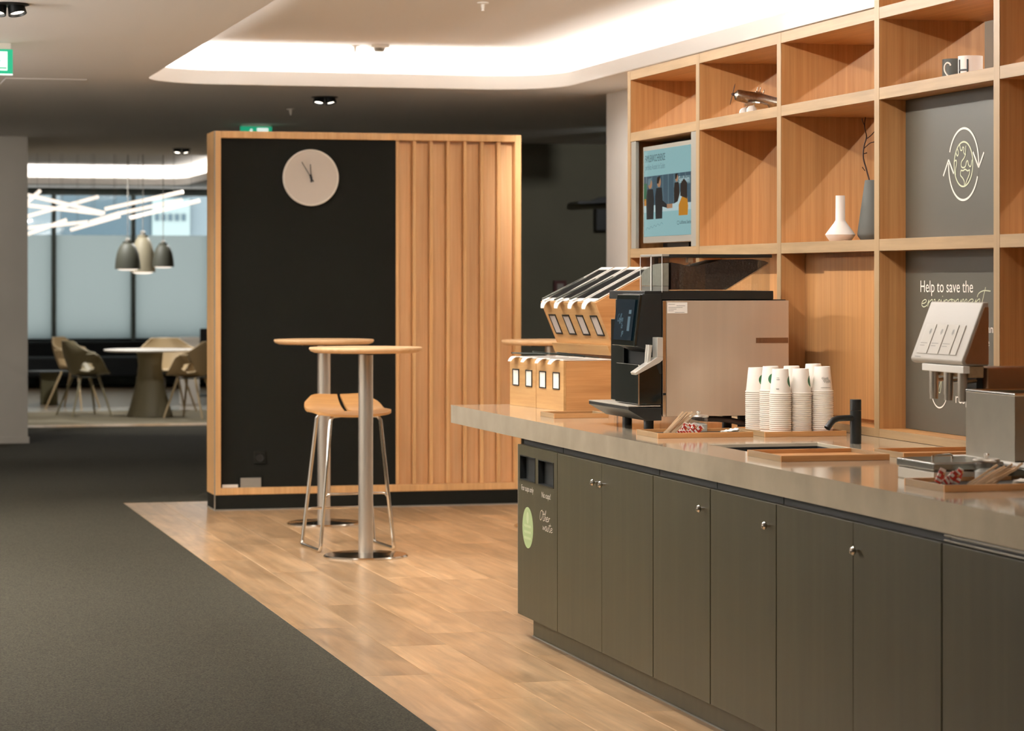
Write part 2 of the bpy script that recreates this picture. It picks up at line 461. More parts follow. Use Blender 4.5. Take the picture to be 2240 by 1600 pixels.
ceil = bmesh.new()
def loop(pts, z):
    vs = [ceil.verts.new((p[0], p[1], z)) for p in pts]
    return vs, [ceil.edges.new((vs[i], vs[(i + 1) % len(vs)])) for i in range(len(vs))]
_, oe = loop([(-3.2, -4.2), (9.2, -4.2), (9.2, 37.2), (-3.2, 37.2)], CEIL)
edges = list(oe); holes = []
for args in ((RX0, RX1, RY0, RY1, .5), (QX0, QX1, QY0, QY1, .5)):
    v, e = loop(rrect(*args), CEIL); edges += e; holes.append((args, v))
bmesh.ops.triangle_fill(ceil, edges=edges, use_beauty=True)
for args, v in holes:
    prev = v
    for off, z in ((0, CEIL + .092), (.02, CEIL + .092), (.02, CEIL + .03), (.32, CEIL + .03), (.32, UP)):
        cur = [ceil.verts.new((p[0], p[1], z)) for p in rrect(*args, off=off)]
        for i in range(len(cur)):
            j = (i + 1) % len(cur); ceil.faces.new((prev[i], prev[j], cur[j], cur[i]))
        prev = cur
    ceil.faces.new(prev)
cme = bpy.data.meshes.new('ceiling'); ceil.to_mesh(cme); ceil.free(); cme.materials.append(M_ceil)
for p in cme.polygons: p.use_smooth = True
cme.set_sharp_from_angle(angle=R(30))
co = bpy.data.objects.new('ceiling', cme); COL.objects.link(co); struct(co); ORG['ceiling'] = Vector((0, 0, 0))
B('access_hatch', M_ceil, co, 1.15, 1.66, 17.0, 17.5, CEIL - .004, CEIL + .001)
# slab over the ceiling keeps the sky out
struct(MB().box(-3.3, 9.3, -4.3, 37.3, 3.05, 3.2).obj('ceiling_slab', M_ceil))

struct(MB().box(5.235, 5.45, -4, 14.6, 0, CEIL).obj('wall_right', mat('dimmed_wall', '7A6E60', .8)))  # wall colour darkened for the dim passage and less bounce into the shelves
struct(MB().box(5.235, 5.45, 14.6, 17.42, 0, CEIL).obj('wall_end', M_wall))
struct(MB().box(-3.2, -3, -4, 37, 0, CEIL).obj('wall_left', M_wall))
struct(MB().box(-3.2, 9.2, -4.2, -4, 0, CEIL).obj('wall_near', M_wall))
struct(MB().box(9, 9.2, -4, 37, 0, CEIL).obj('wall_side', M_dark))
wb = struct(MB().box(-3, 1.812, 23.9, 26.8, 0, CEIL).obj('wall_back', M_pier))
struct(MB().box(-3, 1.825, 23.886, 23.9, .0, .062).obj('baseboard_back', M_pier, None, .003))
struct(MB().box(5.4, 9, 23.9, 26.8, 0, CEIL).obj('wall_corridor', M_dark))
fw = MB()
fw.box(-3, 9, 37.05, 37.25, 0, .62); fw.box(-3, 9, 37.05, 37.25, 2.66, CEIL + .3); fw.box(-3, .9, 37.05, 37.25, .62, 2.66); fw.box(7.6, 9, 37.05, 37.25, .62, 2.66)
struct(fw.obj('wall_far', M_wframe))
for k, x in enumerate((.975, 2.068, 3.161, 4.254, 5.347, 6.44)):
    w = struct(MB().box(x - .03, x + .03, 36.98, 37.12, .62, 2.66).obj('window_%d' % (k + 1), M_wframe, None, .004))
    x1 = x + 1.063
    B('sill', M_gap, w, x + .03, x1, 36.98, 37.12, .62, .645, .003)
    B('head_rail', M_wframe, w, x + .03, x1, 36.98, 37.12, 2.63, 2.66, .003)
    B('frosted_pane', M_frost, w, x + .03, x1, 37.06, 37.066, .645, 2.08, 0)
    B('clear_pane', M_pane, w, x + .03, x1, 37.06, 37.066, 2.08, 2.63, 0)

# ------------------------------------------------------------------ oak framed screen wall with clock
PT = thing('screen_wall', (3.415, 16.76, 0), 'freestanding oak framed screen with black panel and fluted oak half', 'screen wall')
PX0, PX1, PY0, PY1 = 2.416, 4.412, 16.6, 16.93
B('plinth', M_black, PT, PX0 + .003, PX1 - .003, PY0 + .004, PY1, .008, .098)
B('floor_seal', M_alu, PT, PX0, PX1, PY0, PY1, 0, .008, .001)
for x0, x1 in ((PX0, PX0 + .042), (PX1 - .042, PX1)):
    B('frame_post', M_frame, PT, x0, x1, PY0, PY1, .098, 2.392, .003)
B('frame_rail', M_frame, PT, PX0 + .042, PX1 - .042, PY0, PY1, 2.348, 2.392, .003)
B('frame_rail', M_frame, PT, PX0 + .042, PX1 - .042, PY0, PY1, .098, .142, .003)
B('corner_bead', M_alu, PT, PX0 - .001, PX0 + .006, PY0 - .001, PY0 + .006, .0, 2.392, .001)
B('black_panel', M_black, PT, PX0 + .042, 3.588, PY0 + .03, PY1 - .02, .142, 2.348, .001)
B('backing_board', M_slat, PT, 3.588, PX1 - .042, PY0 + .075, PY1 - .02, .142, 2.348, .001)
RW = (PX1 - .042 - 3.588) / 7
for i in range(7):
    x = 3.588 + RW * i
    B('rib', M_frame, PT, x, x + .021, PY0 + .022, PY0 + .07, .142, 2.348, .002)
    # each board leans so that its right edge sits deeper
    MB().prism([(x + .021, PY0 + .040), (x + RW - .004, PY0 + .060), (x + RW - .004, PY0 + .075), (x + .021, PY0 + .075)], 'z', .142, 2.33).obj('slat', M_slat, PT, .002)
so = B('power_socket', M_black, PT, 2.67, 2.745, PY0 + .02, PY0 + .032, .29, .37, .004)
MB().lathe([(.026, 0), (.024, .004), (.022, .001), (0, .001)], n=20, M=frame_y(2.7075, PY0 + .02, .33)).obj('socket_ring', M_blk, so)
B('label_strip', M_white, PT, 2.47, 2.57, PY0 + .028, PY0 + .0305, .143, .162, 0)
tag(B('grey_card', M_alu, None, 2.585, 2.715, PY0 + .016, PY0 + .0295, .1425, .203, .001, org=(2.65, PY0 + .02, .1425)), 'small grey card propped on the bottom rail before the black panel', 'card')

CK = thing('wall_clock', (3.031, 16.63, 2.103), 'round pale wall clock hanging on the black panel of the oak screen', 'clock')
MB().lathe([(.15, 0), (.178, .006), (.18, .03), (.172, .036), (.168, .032)], n=64, M=frame_y(3.031, 16.63, 2.103), cap=False).obj('case', M_white, CK)
MB().lathe([(.0001, .032), (.17, .032)], n=64, M=frame_y(3.031, 16.63, 2.103), cap=False).obj('dial', mat('clock_dial', 'CDC3B8', .6), CK)
for nm, l, ang, w in (('minute_hand', .115, 121, .005), ('hour_hand', .085, 93, .007)):
    mb = MB(); d = (math.cos(R(ang)), math.sin(R(ang)))
    for t0, t1, ww in ((-.03, 0.02, w * 1.6), (0.02, l, w * .8)):
        q = (-d[1] * ww / 2, d[0] * ww / 2)
        mb.prism([(d[0] * t0 + q[0], d[1] * t0 + q[1]), (d[0] * t1 + q[0], d[1] * t1 + q[1]), (d[0] * t1 - q[0], d[1] * t1 - q[1]), (d[0] * t0 - q[0], d[1] * t0 - q[1])], 'z', .035, .0375, 0, frame_y(3.031, 16.63, 2.103))
    mb.obj(nm, M_blk, CK)
MB().lathe([(.009, .032), (.009, .04), (0, .04)], n=16, M=frame_y(3.031, 16.63, 2.103)).obj('hub', M_blk, CK)

# ------------------------------------------------------------------ bar tables and stool
def bar_table(x, y, label):
    t = thing('bar_table', (x, y, .0), label, 'table', 'round oak bar tables')
    MB().lathe([(.27, 1.072), (.290, 1.080), (.297, 1.090), (.297, 1.096), (.294, 1.1), (0, 1.1)], (x, y, 0), 64).obj('tabletop', M_table, t)
    MB().box(x - .13, x + .13, y - .022, y + .022, 1.062, 1.0715).box(x - .022, x + .022, y - .13, y + .13, 1.0625, 1.0717).obj('mounting_plate', M_blk, t)
    MB().lathe([(.0385, .016), (.0385, 1.0625)], (x, y, 0), 32).obj('pole', M_steel, t)
    MB().lathe([(.222, 0), (.222, .006), (.214, .013), (.06, .02), (.04, .022)], (x, y, 0), 64).obj('base_disc', M_chrome, t)
    return t
bar_table(2.786, 13.66, 'nearest round oak bar table on a steel pole, beside the bar stool')
bar_table(2.918, 15.55, 'round oak bar table right behind the stool, before the black panel')
bar_table(4.185, 15.046, 'round oak bar table half hidden behind the wooden cutlery rack')

ST = thing('bar_stool', (2.78, 14.12, 0), 'bar stool with split oak seat and chrome sled frame', 'stool', rz=R(4))
# seat: a bent sheet with a slot in its raised back
mb = MB(); nu, nv = 16, 14
def seat_pt(u, v, top):
    w = .218 * (1 - .16 * abs(2 * v - 1) ** 7)
    x = u * w
    y = -.19 + .38 * v
    z = .742 + .012 * (abs(u) ** 2) + (.085 * max(0, (v - .45) / .55) ** 2) - .012 * max(0, (.25 - v) / .25) ** 2
    y -= .03 * abs(u) ** 6 * (1 if v > .5 else -1) * min(1, abs(2 * v - 1) * 1.3)
    z -= .034 * abs(u) ** 7 * max(0, (v - .5) * 2)
    return (x, y, z - (0 if top else .013))
vs = [seat_pt(-1 + 2 * i / nu, j / nv, t) for t in (1, 0) for j in range(nv + 1) for i in range(nu + 1)]
K = (nu + 1) * (nv + 1); fs = []
def keep(i, j): return not (i in (7, 8) and j >= 7)
idx = lambda i, j, t: t * K + j * (nu + 1) + i
for j in range(nv):
    for i in range(nu):
        if not keep(i, j): continue
        fs.append((idx(i, j, 0), idx(i + 1, j, 0), idx(i + 1, j + 1, 0), idx(i, j + 1, 0)))
        fs.append((idx(i, j, 1), idx(i, j + 1, 1), idx(i + 1, j + 1, 1), idx(i + 1, j, 1)))
        for (di, dj, a, b) in ((-1, 0, (i, j), (i, j + 1)), (1, 0, (i + 1, j), (i + 1, j + 1)), (0, -1, (i, j), (i + 1, j)), (0, 1, (i, j + 1), (i + 1, j + 1))):
            ii, jj = i + di, j + dj
            if ii < 0 or jj < 0 or ii >= nu or jj >= nv or not keep(ii, jj):
                fs.append((idx(*a, 0), idx(*b, 0), idx(*b, 1), idx(*a, 1)))
# narrow slot: pull the slot rims together
def narrow(p):
    return (math.copysign(.0125 + (abs(p[0]) - .02725) * .97, p[0]) if abs(p[0]) < .04 and abs(p[0]) > .02 and p[1] > .0 else p[0], p[1], p[2])
vs = [narrow(p) for p in vs]
mb.add(vs, fs); mb.obj('seat', M_seat, ST, local=True, sharp=50)
for s, nm in ((-1, 'sled_frame'), (1, 'sled_frame')):
    xs, xf = s * .125, s * .205
    pts = [(xs * .6, -.15, .728), (xs, -.155, .722), (xs + s * .014, -.16, .70), (xf - s * .004, -.197, .035), (xf, -.192, .012), (xf, -.17, .009),
           (xf, .17, .009), (xf, .192, .012), (xf - s * .004, .197, .035), (xs + s * .014, .13, .70), (xs, .125, .722), (xs * .6, .12, .728)]
    MB().tube(pts, .0105, 10).obj(nm, M_chrome, ST, local=True, sharp=60)
for yy, zz, dx in ((-.183, .31, .172), (.185, .205, .183)):
    MB().tube([(-dx, yy, zz - .02), (-dx + .012, yy, zz - .004), (-dx + .03, yy, zz), (dx - .03, yy, zz), (dx - .012, yy, zz - .004), (dx, yy, zz - .02)], .007, 8).obj('foot_rail', M_chrome, ST, local=True, sharp=60)
MB().box(-.1, .1, -.15, .12, .718, .73).obj('seat_plate', M_chrome, ST, .003, local=True)

# ------------------------------------------------------------------ shelving unit
SX0, SX1 = 3.67, 4.08
SH = thing('shelving_unit', (SX0, 8.8, .889), 'tall open oak shelving unit standing at the back of the worktop', 'shelving')
UY = [11.826, 10.828, 9.83, 8.832, 7.834, 6.836, 5.838]
UT = .044
for i, y in enumerate(UY):
    top = 2.427 if i < 3 else 2.70
    u = B('upright', M_oakv, SH, SX0 + .0025, SX1, y, y + UT, .890, top, .001)
    B('edge_band', M_edgev, u, SX0, SX0 + .0024, y, y + UT, .890, top, .0005)
ROWS = [(.890, .920), (1.556, 1.598), (2.097, 2.139), (2.385, 2.427), (2.658, 2.70)]
for i in range(6):
    y0, y1 = UY[i + 1] + UT, UY[i]
    for k, (z0, z1) in enumerate(ROWS):
        if k == 4 and i < 3: continue
        if k == 0: x1 = SX0 + .14
        else: x1 = SX1
        s = B('shelf_board', M_oakh, SH, SX0 + .0035, x1, y0 + .0004, y1 - .0004, z0, z1, .001)
        B('edge_band', M_edge, s, SX0 + .0008, SX0 + .0034, y0 + .0004, y1 - .0004, z0, z1, .0005)
PNX = 3.772
def infill(i, z0, z1, m, name, x=PNX):
    return B(name, m, SH, x, x + .02, UY[i + 1] + UT + .001, UY[i] - .001, z0 + .001, z1 - .001, .001)
for i in (0, 1, 2):
    infill(i, .92, 1.556, M_oakv, 'back_panel')
B('raised_panel', M_oakv, SH, PNX - .012, PNX - .0005, 8.90, 9.60, .935, 1.54, .002)
lower_panel = infill(3, .92, 1.556, M_panel, 'dark_panel')
upper_panel = infill(3, 1.598, 2.097, M_panel, 'dark_panel')
infill(4, .92, 1.556, M_oakv, 'back_panel', SX1 - .022)
infill(5, .92, 1.556, M_oakv, 'back_panel', SX1 - .022)
for i in (3, 4, 5):
    infill(i, 2.427, 2.658, M_oakv, 'back_panel')

# recycling emblem on the upper panel: ring of two arrows around a globe
mb = MB(); Mx = frame_x(PNX - .0012, 8.333, 1.846); r = .122; w = .0075
ribbon(mb, arc(0, 0, r, 158, -4, 40), w, Mx)
ribbon(mb, arc(0, 0, r, -22, -184, 40), w, Mx)
for cx, cy, s in ((r, -.012, -1), (-r, .016, 1)):
    ribbon(mb, [(cx - .045, cy - s * .05), (cx, cy + s * .004)], w, Mx); ribbon(mb, [(cx + .042, cy - s * .045), (cx, cy + s * .004)], w, Mx)
mb.obj('arrow_ring_print', M_print, upper_panel)
mb = MB(); g = .076
ribbon(mb, arc(0, 0, g, 0, 360, 48), .0055, Mx)
lines = [
    [(-.03, .069), (-.024, .05), (-.012, .048), (-.006, .058), (.004, .054), (.002, .04), (.016, .034), (.02, .062)],
    [(.02, .034), (.004, .02), (-.016, .008), (-.016, -.008), (.004, -.012), (.018, -.006), (.024, .006), (.034, .01), (.042, -.004), (.058, -.01), (.07, .012)],
    [(-.074, .012), (-.06, .016), (-.056, .004), (-.064, -.014), (-.064, -.036)],
    [(-.02, -.02), (-.002, -.022), (.014, -.018), (.034, -.024), (.05, -.022), (.048, -.036), (.03, -.054), (.014, -.072)],
    [(-.02, -.02), (-.024, -.036), (-.008, -.046), (.006, -.058), (.008, -.074)],
    [(-.05, .056), (-.04, .04), (-.05, .03), (-.062, .042)]]
for l in lines: ribbon(mb, smooth(l, 4), .0045, Mx)
mb.obj('globe_print', M_printg, upper_panel)

# lettering on the lower panel
mb = MB(); X = PNX - .0012
text(mb, 'Help to save the', frame_x(X, 8.696, 1.4095), .44, .043)
text(mb, 'and', frame_x(X, 8.142, 1.276), .07, .029)
text(mb, 'e', frame_x(X, 8.151, 1.231), .024, .030)
text(mb, 'resp', frame_x(X, 8.397, 1.031), .108, .037)
Mr = frame_x(X, 8.534, 1.078)
ribbon(mb, arc(0, 0, .07, 190, 350, 30), .005, Mr)
mb.obj('lettering_print', M_print, lower_panel)
SCR = {  # handwriting strokes, one unit is the x-height; width advance follows
    'e': ([[(0, .45), (.35, .55), (.5, .85), (.3, 1), (.05, .7), (.05, .25), (.3, 0), (.65, .25)]], .62),
    'n': ([[(0, .1), (.15, .95), (.12, .0), (.2, .6), (.45, 1), (.55, .8), (.5, .1), (.7, .1)]], .68),
    'v': ([[(0, .9), (.15, .95), (.28, .05), (.55, .95), (.7, .85)]], .66),
    'i': ([[(0, .1), (.18, .95), (.15, .1), (.35, .1)], [(.22, 1.35), (.25, 1.45)]], .34),
    'r': ([[(0, .05), (.14, .95), (.12, .1), (.16, .6), (.32, .95), (.5, .85)]], .5),
    'o': ([[(.35, 1), (.05, .7), (.1, .1), (.4, .05), (.55, .6), (.35, 1), (.65, .9)]], .62),
    'm': ([[(0, .1), (.15, .95), (.13, .05), (.3, .95), (.42, .8), (.42, .05), (.6, .95), (.75, .8), (.75, .1), (.9, .1)]], .9),
    't': ([[(.25, 2.5), (.12, .3), (.25, 0), (.55, .25)], [(-.45, 1.2), (-.35, 1.7), (.1, 2.05), (.8, 2.0)]], .6),
    'T': ([[(.25, 1.9), (.15, .2), (.3, 0), (.5, .2)], [(-.15, 1.35), (.55, 1.5)]], .5),
    'h': ([[(.05, .5), (.3, 2.1), (.15, 2.0), (.1, 0), (.25, .8), (.45, .8), (.45, .1), (.6, .1)]], .58),
    'w': ([[(0, 1), (.12, .1), (.35, .8), (.45, .1), (.75, 1)]], .72),
    'a': ([[(.5, .9), (.2, 1), (.05, .4), (.25, 0), (.5, .8), (.5, .1), (.7, .1)]], .64),
    's': ([[(.0, .1), (.35, 1), (.4, .5), (.3, .0), (.05, .1)]], .5),
    'O': ([[(.6, 2.2), (.15, 1.8), (.05, .5), (.35, 0), (.75, .7), (.8, 1.7), (.55, 2.2), (.7, 1.9), (1.0, 1.9)]], .95),
    'C': ([[(.8, 1.9), (.55, 2.2), (.15, 1.5), (.15, .3), (.5, 0), (.85, .4)]], .85),
    'f': ([[(0, .5), (.35, 2.0), (.2, 2.1), (.1, -.6), (.25, -.3), (.2, .5), (.5, .6)]], .46),
    'g': ([[(.45, .9), (.15, .9), (.1, .2), (.45, .8), (.4, -.6), (.1, -.6), (.55, .2)]], .55),
    'd': ([[(.45, .9), (.1, .8), (.1, .1), (.4, .5), (.5, 2), (.5, .1), (.65, .1)]], .62), ' ': ([], .4)}

def script(mb, s, M, size, w, slope=0.0, sx=1.0, m=0):
    x = 0
    for ch in s:
        st, adv = SCR[ch]
        for l in st:
            ribbon(mb, smooth([((x + p[0] + p[1] * .12) * size * sx, (p[1] + x * slope) * size) for p in l], 4), w, M, m)
        x += adv
mb = MB()
script(mb, 'environment', frame_x(X, 8.69, 1.357), .026, .0035, .035, 3.0)
script(mb, 's', frame_x(X, 8.545, 1.06), .04, .003, 0, 1.4)
mb.obj('script_print', M_printg, lower_panel)

# ------------------------------------------------------------------ screen in the first compartment
for y0, y1 in ((11.755, 11.8255), (10.8735, 10.95)):
    B('filler_strip', M_alu, SH, SX0 + .004, SX0 + .02, y0, y1, 1.5985, 2.0965, .001)
B('niche_back', M_gap, SH, SX0 + .16, SX0 + .18, 10.8735, 11.8255, 1.5985, 2.0965, .001)
TV = thing('display_screen', (3.70, 11.36, 1.598), 'wall display showing a pale blue slide, set in the top left shelf niche', 'screen')
TY0, TY1, TZ0, TZ1 = 10.965, 11.74, 1.622, 2.068
B('housing', M_alu, TV, 3.705, 3.745, TY0, TY1, TZ0, TZ1, .003)
B('stand', M_blk, TV, 3.745, 3.828, 11.2, 11.5, 1.599, 1.80, .003)
def em(name, col, k=.62): return mat(name, '0A0A0A', .15, emit=col, estr=k)
E_bg = em('screen_pale', '9CC9CB'); E_dk = em('screen_dark', '141C22'); E_bl = em('screen_blue', '46606E'); E_sk = em('screen_skin', 'B98A66')
E_or = em('screen_orange', 'D08A1C'); E_tx = em('screen_text', '2B3A44'); E_wh = em('screen_white', 'C6DEDF'); E_gr = em('screen_green', '1E6B45'); E_hr = em('screen_hair', '2A201A')
mb = MB(); Ms = frame_x(3.7035, TY1 - .02, TZ0 + .03); SWd, SHh = (TY1 - TY0 - .04), (TZ1 - TZ0 - .05)
def S(pts, m, z): poly(mb, [(p[0] * SWd, p[1] * SHh) for p in pts], Ms, m, z)
def SR(x0, x1, y0, y1, m, z): S([(x0, y0), (x1, y0), (x1, y1), (x0, y1)], m, z)
SR(0, 1, 0, 1, 0, 0)
SR(.0, 1, .28, .70, 1, .0004)
SR(.0, 1, .28, .36, 8, .0005)
for k in range(9): SR(.05 + k * .11, .06 + k * .11, .36, .70, 5, .0005)
SR(.62, .92, .57, .66, 5, .0006)
SR(0, .06, .42, .62, 6, .0006); SR(.01, .05, .36, .44, 4, .0006)
def person(x, y0, h, w, body, hair, z, lean=0):
    S([(x - w, y0), (x - w * 1.1, y0 + h * .55), (x - w * .75, y0 + h * .74), (x + w * .75, y0 + h * .74), (x + w * 1.05, y0 + h * .5), (x + w * .9, y0)], body, z)
    mbp = [(x + lean + w * .55 * math.cos(t * .5236), y0 + h * .87 + h * .12 * math.sin(t * .5236)) for t in range(12)]
    S(mbp, 3, z + .0002)
    S([(x + lean - w * .6, y0 + h * .85), (x + lean - w * .5, y0 + h), (x + lean + w * .4, y0 + h * 1.02), (x + lean + w * .2, y0 + h * .93), (x + lean - w * .1, y0 + h * .84)], hair, z + .0004)
person(.13, .20, .47, .075, 2, 5, .0008); person(.31, .20, .48, .07, 2, 7, .0008)
S([(.36, .34), (.36, .42), (.5, .34), (.5, .31)], 2, .0014); S([(.47, .31), (.47, .36), (.58, .36), (.58, .31)], 3, .0015)
person(.66, .33, .36, .05, 7, 7, .0009)
S([(.55, .31), (.58, .35), (.68, .38), (.76, .55), (.82, .52), (.78, .36), (.66, .30)], 8, .0012)
S([(.70, .22), (.70, .34), (.76, .43), (.86, .42), (.88, .32), (.87, .22)], 4, .0014)
S([(.73, .44), (.74, .58), (.80, .63), (.86, .58), (.86, .40), (.8, .42)], 7, .0015)
text(mb, 'FAMILIENWOCHENENDE', Ms @ Matrix.Translation((.03 * SWd, .865 * SHh, .001)), .40 * SWd, .034, 9)
text(mb, 'perfekte Auszeit im S\u00fcden', Ms @ Matrix.Translation((.03 * SWd, .775 * SHh, .001)), .40 * SWd, .027, 5)
text(mb, 'Seeheim', Ms @ Matrix.Translation((.70 * SWd, .585 * SHh, .0012)), .2 * SWd, .032, 8)
text(mb, 'Lufthansa Seeheim', Ms @ Matrix.Translation((.72 * SWd, .125 * SHh, .001)), .24 * SWd, .017, 9)
ribbon(mb, [(p[0] * SWd, p[1] * SHh) for p in arc(.685, .14, .02, 0, 360, 16)], .002, Ms @ Matrix.Translation((0, 0, .001)), 9)
ribbon(mb, smooth([((.04 + .035 * k) * SWd, (.075 + .006 * k + (.025 if k % 2 else 0)) * SHh) for k in range(11)], 4), .002, Ms @ Matrix.Translation((0, 0, .001)), 5)
mb.obj('slide', [E_bg, E_bl, E_dk, E_sk, E_or, em('screen_grey', '6E8C93'), E_gr, E_hr, E_wh, E_tx], TV)

# ------------------------------------------------------------------ worktop and cabinets
CX0, ZT, ZB = 2.765, .889, .809
SKX0, SKX1, SKY0, SKY1 = 2.952, 3.35, 8.13, 8.61
wt = MB(); CYa, CYb, CXb = 4.4, 11.64, 4.12
xs = [CX0, SKX0, SKX1, CXb]; ys = [CYa, SKY0, SKY1, CYb]
for i in range(3):
    for j in range(3):
        if i == 1 and j == 1: continue
        b = len(wt.v)
        q = [(xs[i], ys[j]), (xs[i + 1], ys[j]), (xs[i + 1], ys[j + 1]), (xs[i], ys[j + 1])]
        wt.add([(p[0], p[1], ZT) for p in q] + [(p[0], p[1], ZB) for p in q], [(0, 1, 2, 3), (7, 6, 5, 4)])
for (xa, ya, xb, yb) in ((xs[0], ys[0], xs[3], ys[0]), (xs[3], ys[0], xs[3], ys[3]), (xs[3], ys[3], xs[0], ys[3]), (xs[0], ys[3], xs[0], ys[0]),
                         (xs[1], ys[1], xs[2], ys[1]), (xs[2], ys[1], xs[2], ys[2]), (xs[2], ys[2], xs[1], ys[2]), (xs[1], ys[2], xs[1], ys[1])):
    wt.add([(xa, ya, ZB), (xb, yb, ZB), (xb, yb, ZT), (xa, ya, ZT)], [(0, 1, 2, 3)])
wto = wt.obj('worktop', M_stone, None)
bm = bmesh.new(); bm.from_mesh(wto.data); bmesh.ops.remove_doubles(bm, verts=bm.verts, dist=1e-5); bmesh.ops.recalc_face_normals(bm, faces=bm.faces); bm.to_mesh(wto.data); bm.free()
for p in wto.data.polygons: p.use_smooth = False
bv = wto.modifiers.new('bevel', 'BEVEL'); bv.width = .002; bv.segments = 2; bv.limit_method = 'ANGLE'; bv.angle_limit = R(60)
tag(wto, 'long beige stone worktop with a thick front edge over the dark cabinets', 'worktop')
sk = MB(); d = .0006
sk.box(SKX0 + d, SKX1 - d, SKY0 + d, SKY1 - d, .70, .704)
for a in ((SKX0 + d, SKX0 + d + .004, SKY0 + d, SKY1 - d), (SKX1 - d - .004, SKX1 - d, SKY0 + d, SKY1 - d), (SKX0 + d, SKX1 - d, SKY0 + d, SKY0 + d + .004), (SKX0 + d, SKX1 - d, SKY1 - d - .004, SKY1 - d)):
    sk.box(*a, .70, .877)
sink = sk.obj('sink_basin', M_gap, None, org=(3.15, 8.37, .70))
tag(sink, 'dark rectangular sink basin sunk into the worktop beside the black tap', 'sink')
MB().lathe([(.0, .7045), (.035, .7045), (.04, .7055), (.042, .704)], (3.15, 8.37, 0), 24).obj('drain', M_steel, sink)

DY = [10.463, 9.87, 9.271, 8.658, 8.057, 7.452, 6.846, 6.249, 5.65, 5.05, 4.45]
def cabinet(name, j0, j1, label, knobs=(), group='dark laminate base cabinets under the worktop'):
    y1, y0 = DY[j0], DY[j1]
    c = thing(name, (2.78, (y0 + y1) / 2, .09), label, 'cabinet', group)
    if j0 == 3:      # the sink basin hangs into this one
        MB().box(2.792, 3.62, y0 + .003, y1 - .003, .09, .69).box(2.792, 2.93, y0 + .003, y1 - .003, .69, .8085).obj('carcass', M_gap, c, .001)
    else:
        B('carcass', M_gap, c, 2.792, 3.62, y0 + .003, y1 - .003, .09, .8085, .001)
    doors = []
    for j in range(j0, j1):
        g = .0022 if j in (1, 5) else .0038
        doors.append(B('door', M_door, c, 2.768, 2.7915, DY[j + 1] + (g if j + 1 == j1 else .0014), DY[j] - (g if j == j0 else .0014), .091, .782, .0015))
    for dj, y, z in knobs:
        MB().lathe([(.0055, 0), (.005, .01), (.011, .014), (.0125, .019), (.009, .025), (0, .027)], n=20, M=Matrix.Translation((2.768, y, z)) @ Matrix.Rotation(R(-90), 4, 'Y')).obj('knob', M_chrome, doors[dj])
    return c
wc = cabinet('waste_cabinet', 0, 1, 'grey waste sorting cabinet with two black openings at the bar end')
wd = [o for o in wc.children if o.name.startswith('door')][0]
bpy.data.objects.remove(wd)
# front with two real openings
mb = MB(); ya, yb = DY[1] + .0025, DY[0]
O1, O2, OZ0, OZ1 = (10.196, 10.43), (9.921, 10.147), .641, .741
cuts = [ya, O2[0], O2[1], O1[0], O1[1], yb]
mb.box(2.768, 2.7915, ya, yb, .091, OZ0); mb.box(2.768, 2.7915, ya, yb, OZ1, .782)
for a, b in ((cuts[0], cuts[1]), (cuts[2], cuts[3]), (cuts[4], cuts[5])): mb.box(2.768, 2.7915, a, b, OZ0, OZ1)
wf = mb.obj('front_panel', M_door, wc, 0)
for (a, b) in (O1, O2):
    mb = MB(); t = .004
    for q in ((a, a + t, OZ0, OZ1), (b - t, b, OZ0, OZ1), (a, b, OZ0, OZ0 + t), (a, b, OZ1 - t, OZ1)): mb.box(2.766, 2.79, *q)
    mb.obj('opening_frame', M_blk, wc)
B('edge_trim', M_alu, wc, 2.767, 2.7915, 10.4631, 10.4665, .091, .782, .0005)
mb = MB(); X = 2.7668
text(mb, 'For cups only', frame_x(X, 10.405, .600), .185, .024)
text(mb, 'No cups!', frame_x(X, 10.095, .594), .13, .024)
script(mb, 'OThe', frame_x(X, 10.128, .503), .0185, .003, .01, 2.6)
script(mb, 'r', frame_x(X, 10.0, .503), .0185, .003, .01, 2.6)
script(mb, 'wasTe', frame_x(X, 10.085, .466), .0175, .003, .01, 2.8)
mb.obj('lettering_print', M_print, wf)
mb = MB(); disc(mb, 0, 0, .083, frame_x(2.7672, 10.309, .4545)); mb.obj('round_sticker', M_lgreen, wf)
mb = MB()
for z in (.006, -.018, -.042):
    ribbon(mb, smooth([(-.05 + .01 * k, z + (.004 if k % 2 else -.004)) for k in range(11)], 3), .007, frame_x(2.7665, 10.309, .4545))
disc(mb, 0, .04, .018, frame_x(2.7665, 10.309, .4545), ry=.024)
mb.obj('sticker_print', M_lgreen2, wf)

cabinet('base_cabinet', 1, 3, 'double door base cabinet with paired knobs, beside the waste cabinet', ((0, 9.331, .709), (1, 9.232, .709)))
cabinet('base_cabinet', 3, 4, 'narrow single door base cabinet, third door from the waste cabinet', ((0, 8.118, .714),))
cabinet('base_cabinet', 4, 5, 'single door base cabinet below the sink, fourth door from the waste cabinet', ((0, 7.507, .714),))
cabinet('base_cabinet', 5, 7, 'double door base cabinet with one knob near the middle seam', ((1, 6.803, .708),))
fr = cabinet('base_cabinet', 7, 9, 'base cabinet with bright steel top strips at the right frame edge')
for z in (.7865, .7995): B('steel_strip', M_chrome, fr, 2.772, 2.7915, DY[9] + .004, DY[7] - .004, z, z + .005, .001)
pl = thing('cabinet_plinth', (2.82, 7.4, 0), 'recessed dark plinth along the foot of the cabinets', 'plinth')
B('plinth_board', M_door, pl, 2.818, 2.84, 4.45, 10.41, .006, .0895, .001)
B('plinth_board', M_door, pl, 2.84, 3.6, 10.388, 10.41, .006, .0895, .001)
B('floor_seal', M_alu, pl, 2.814, 2.84, 4.45, 10.413, 0, .006, .001)

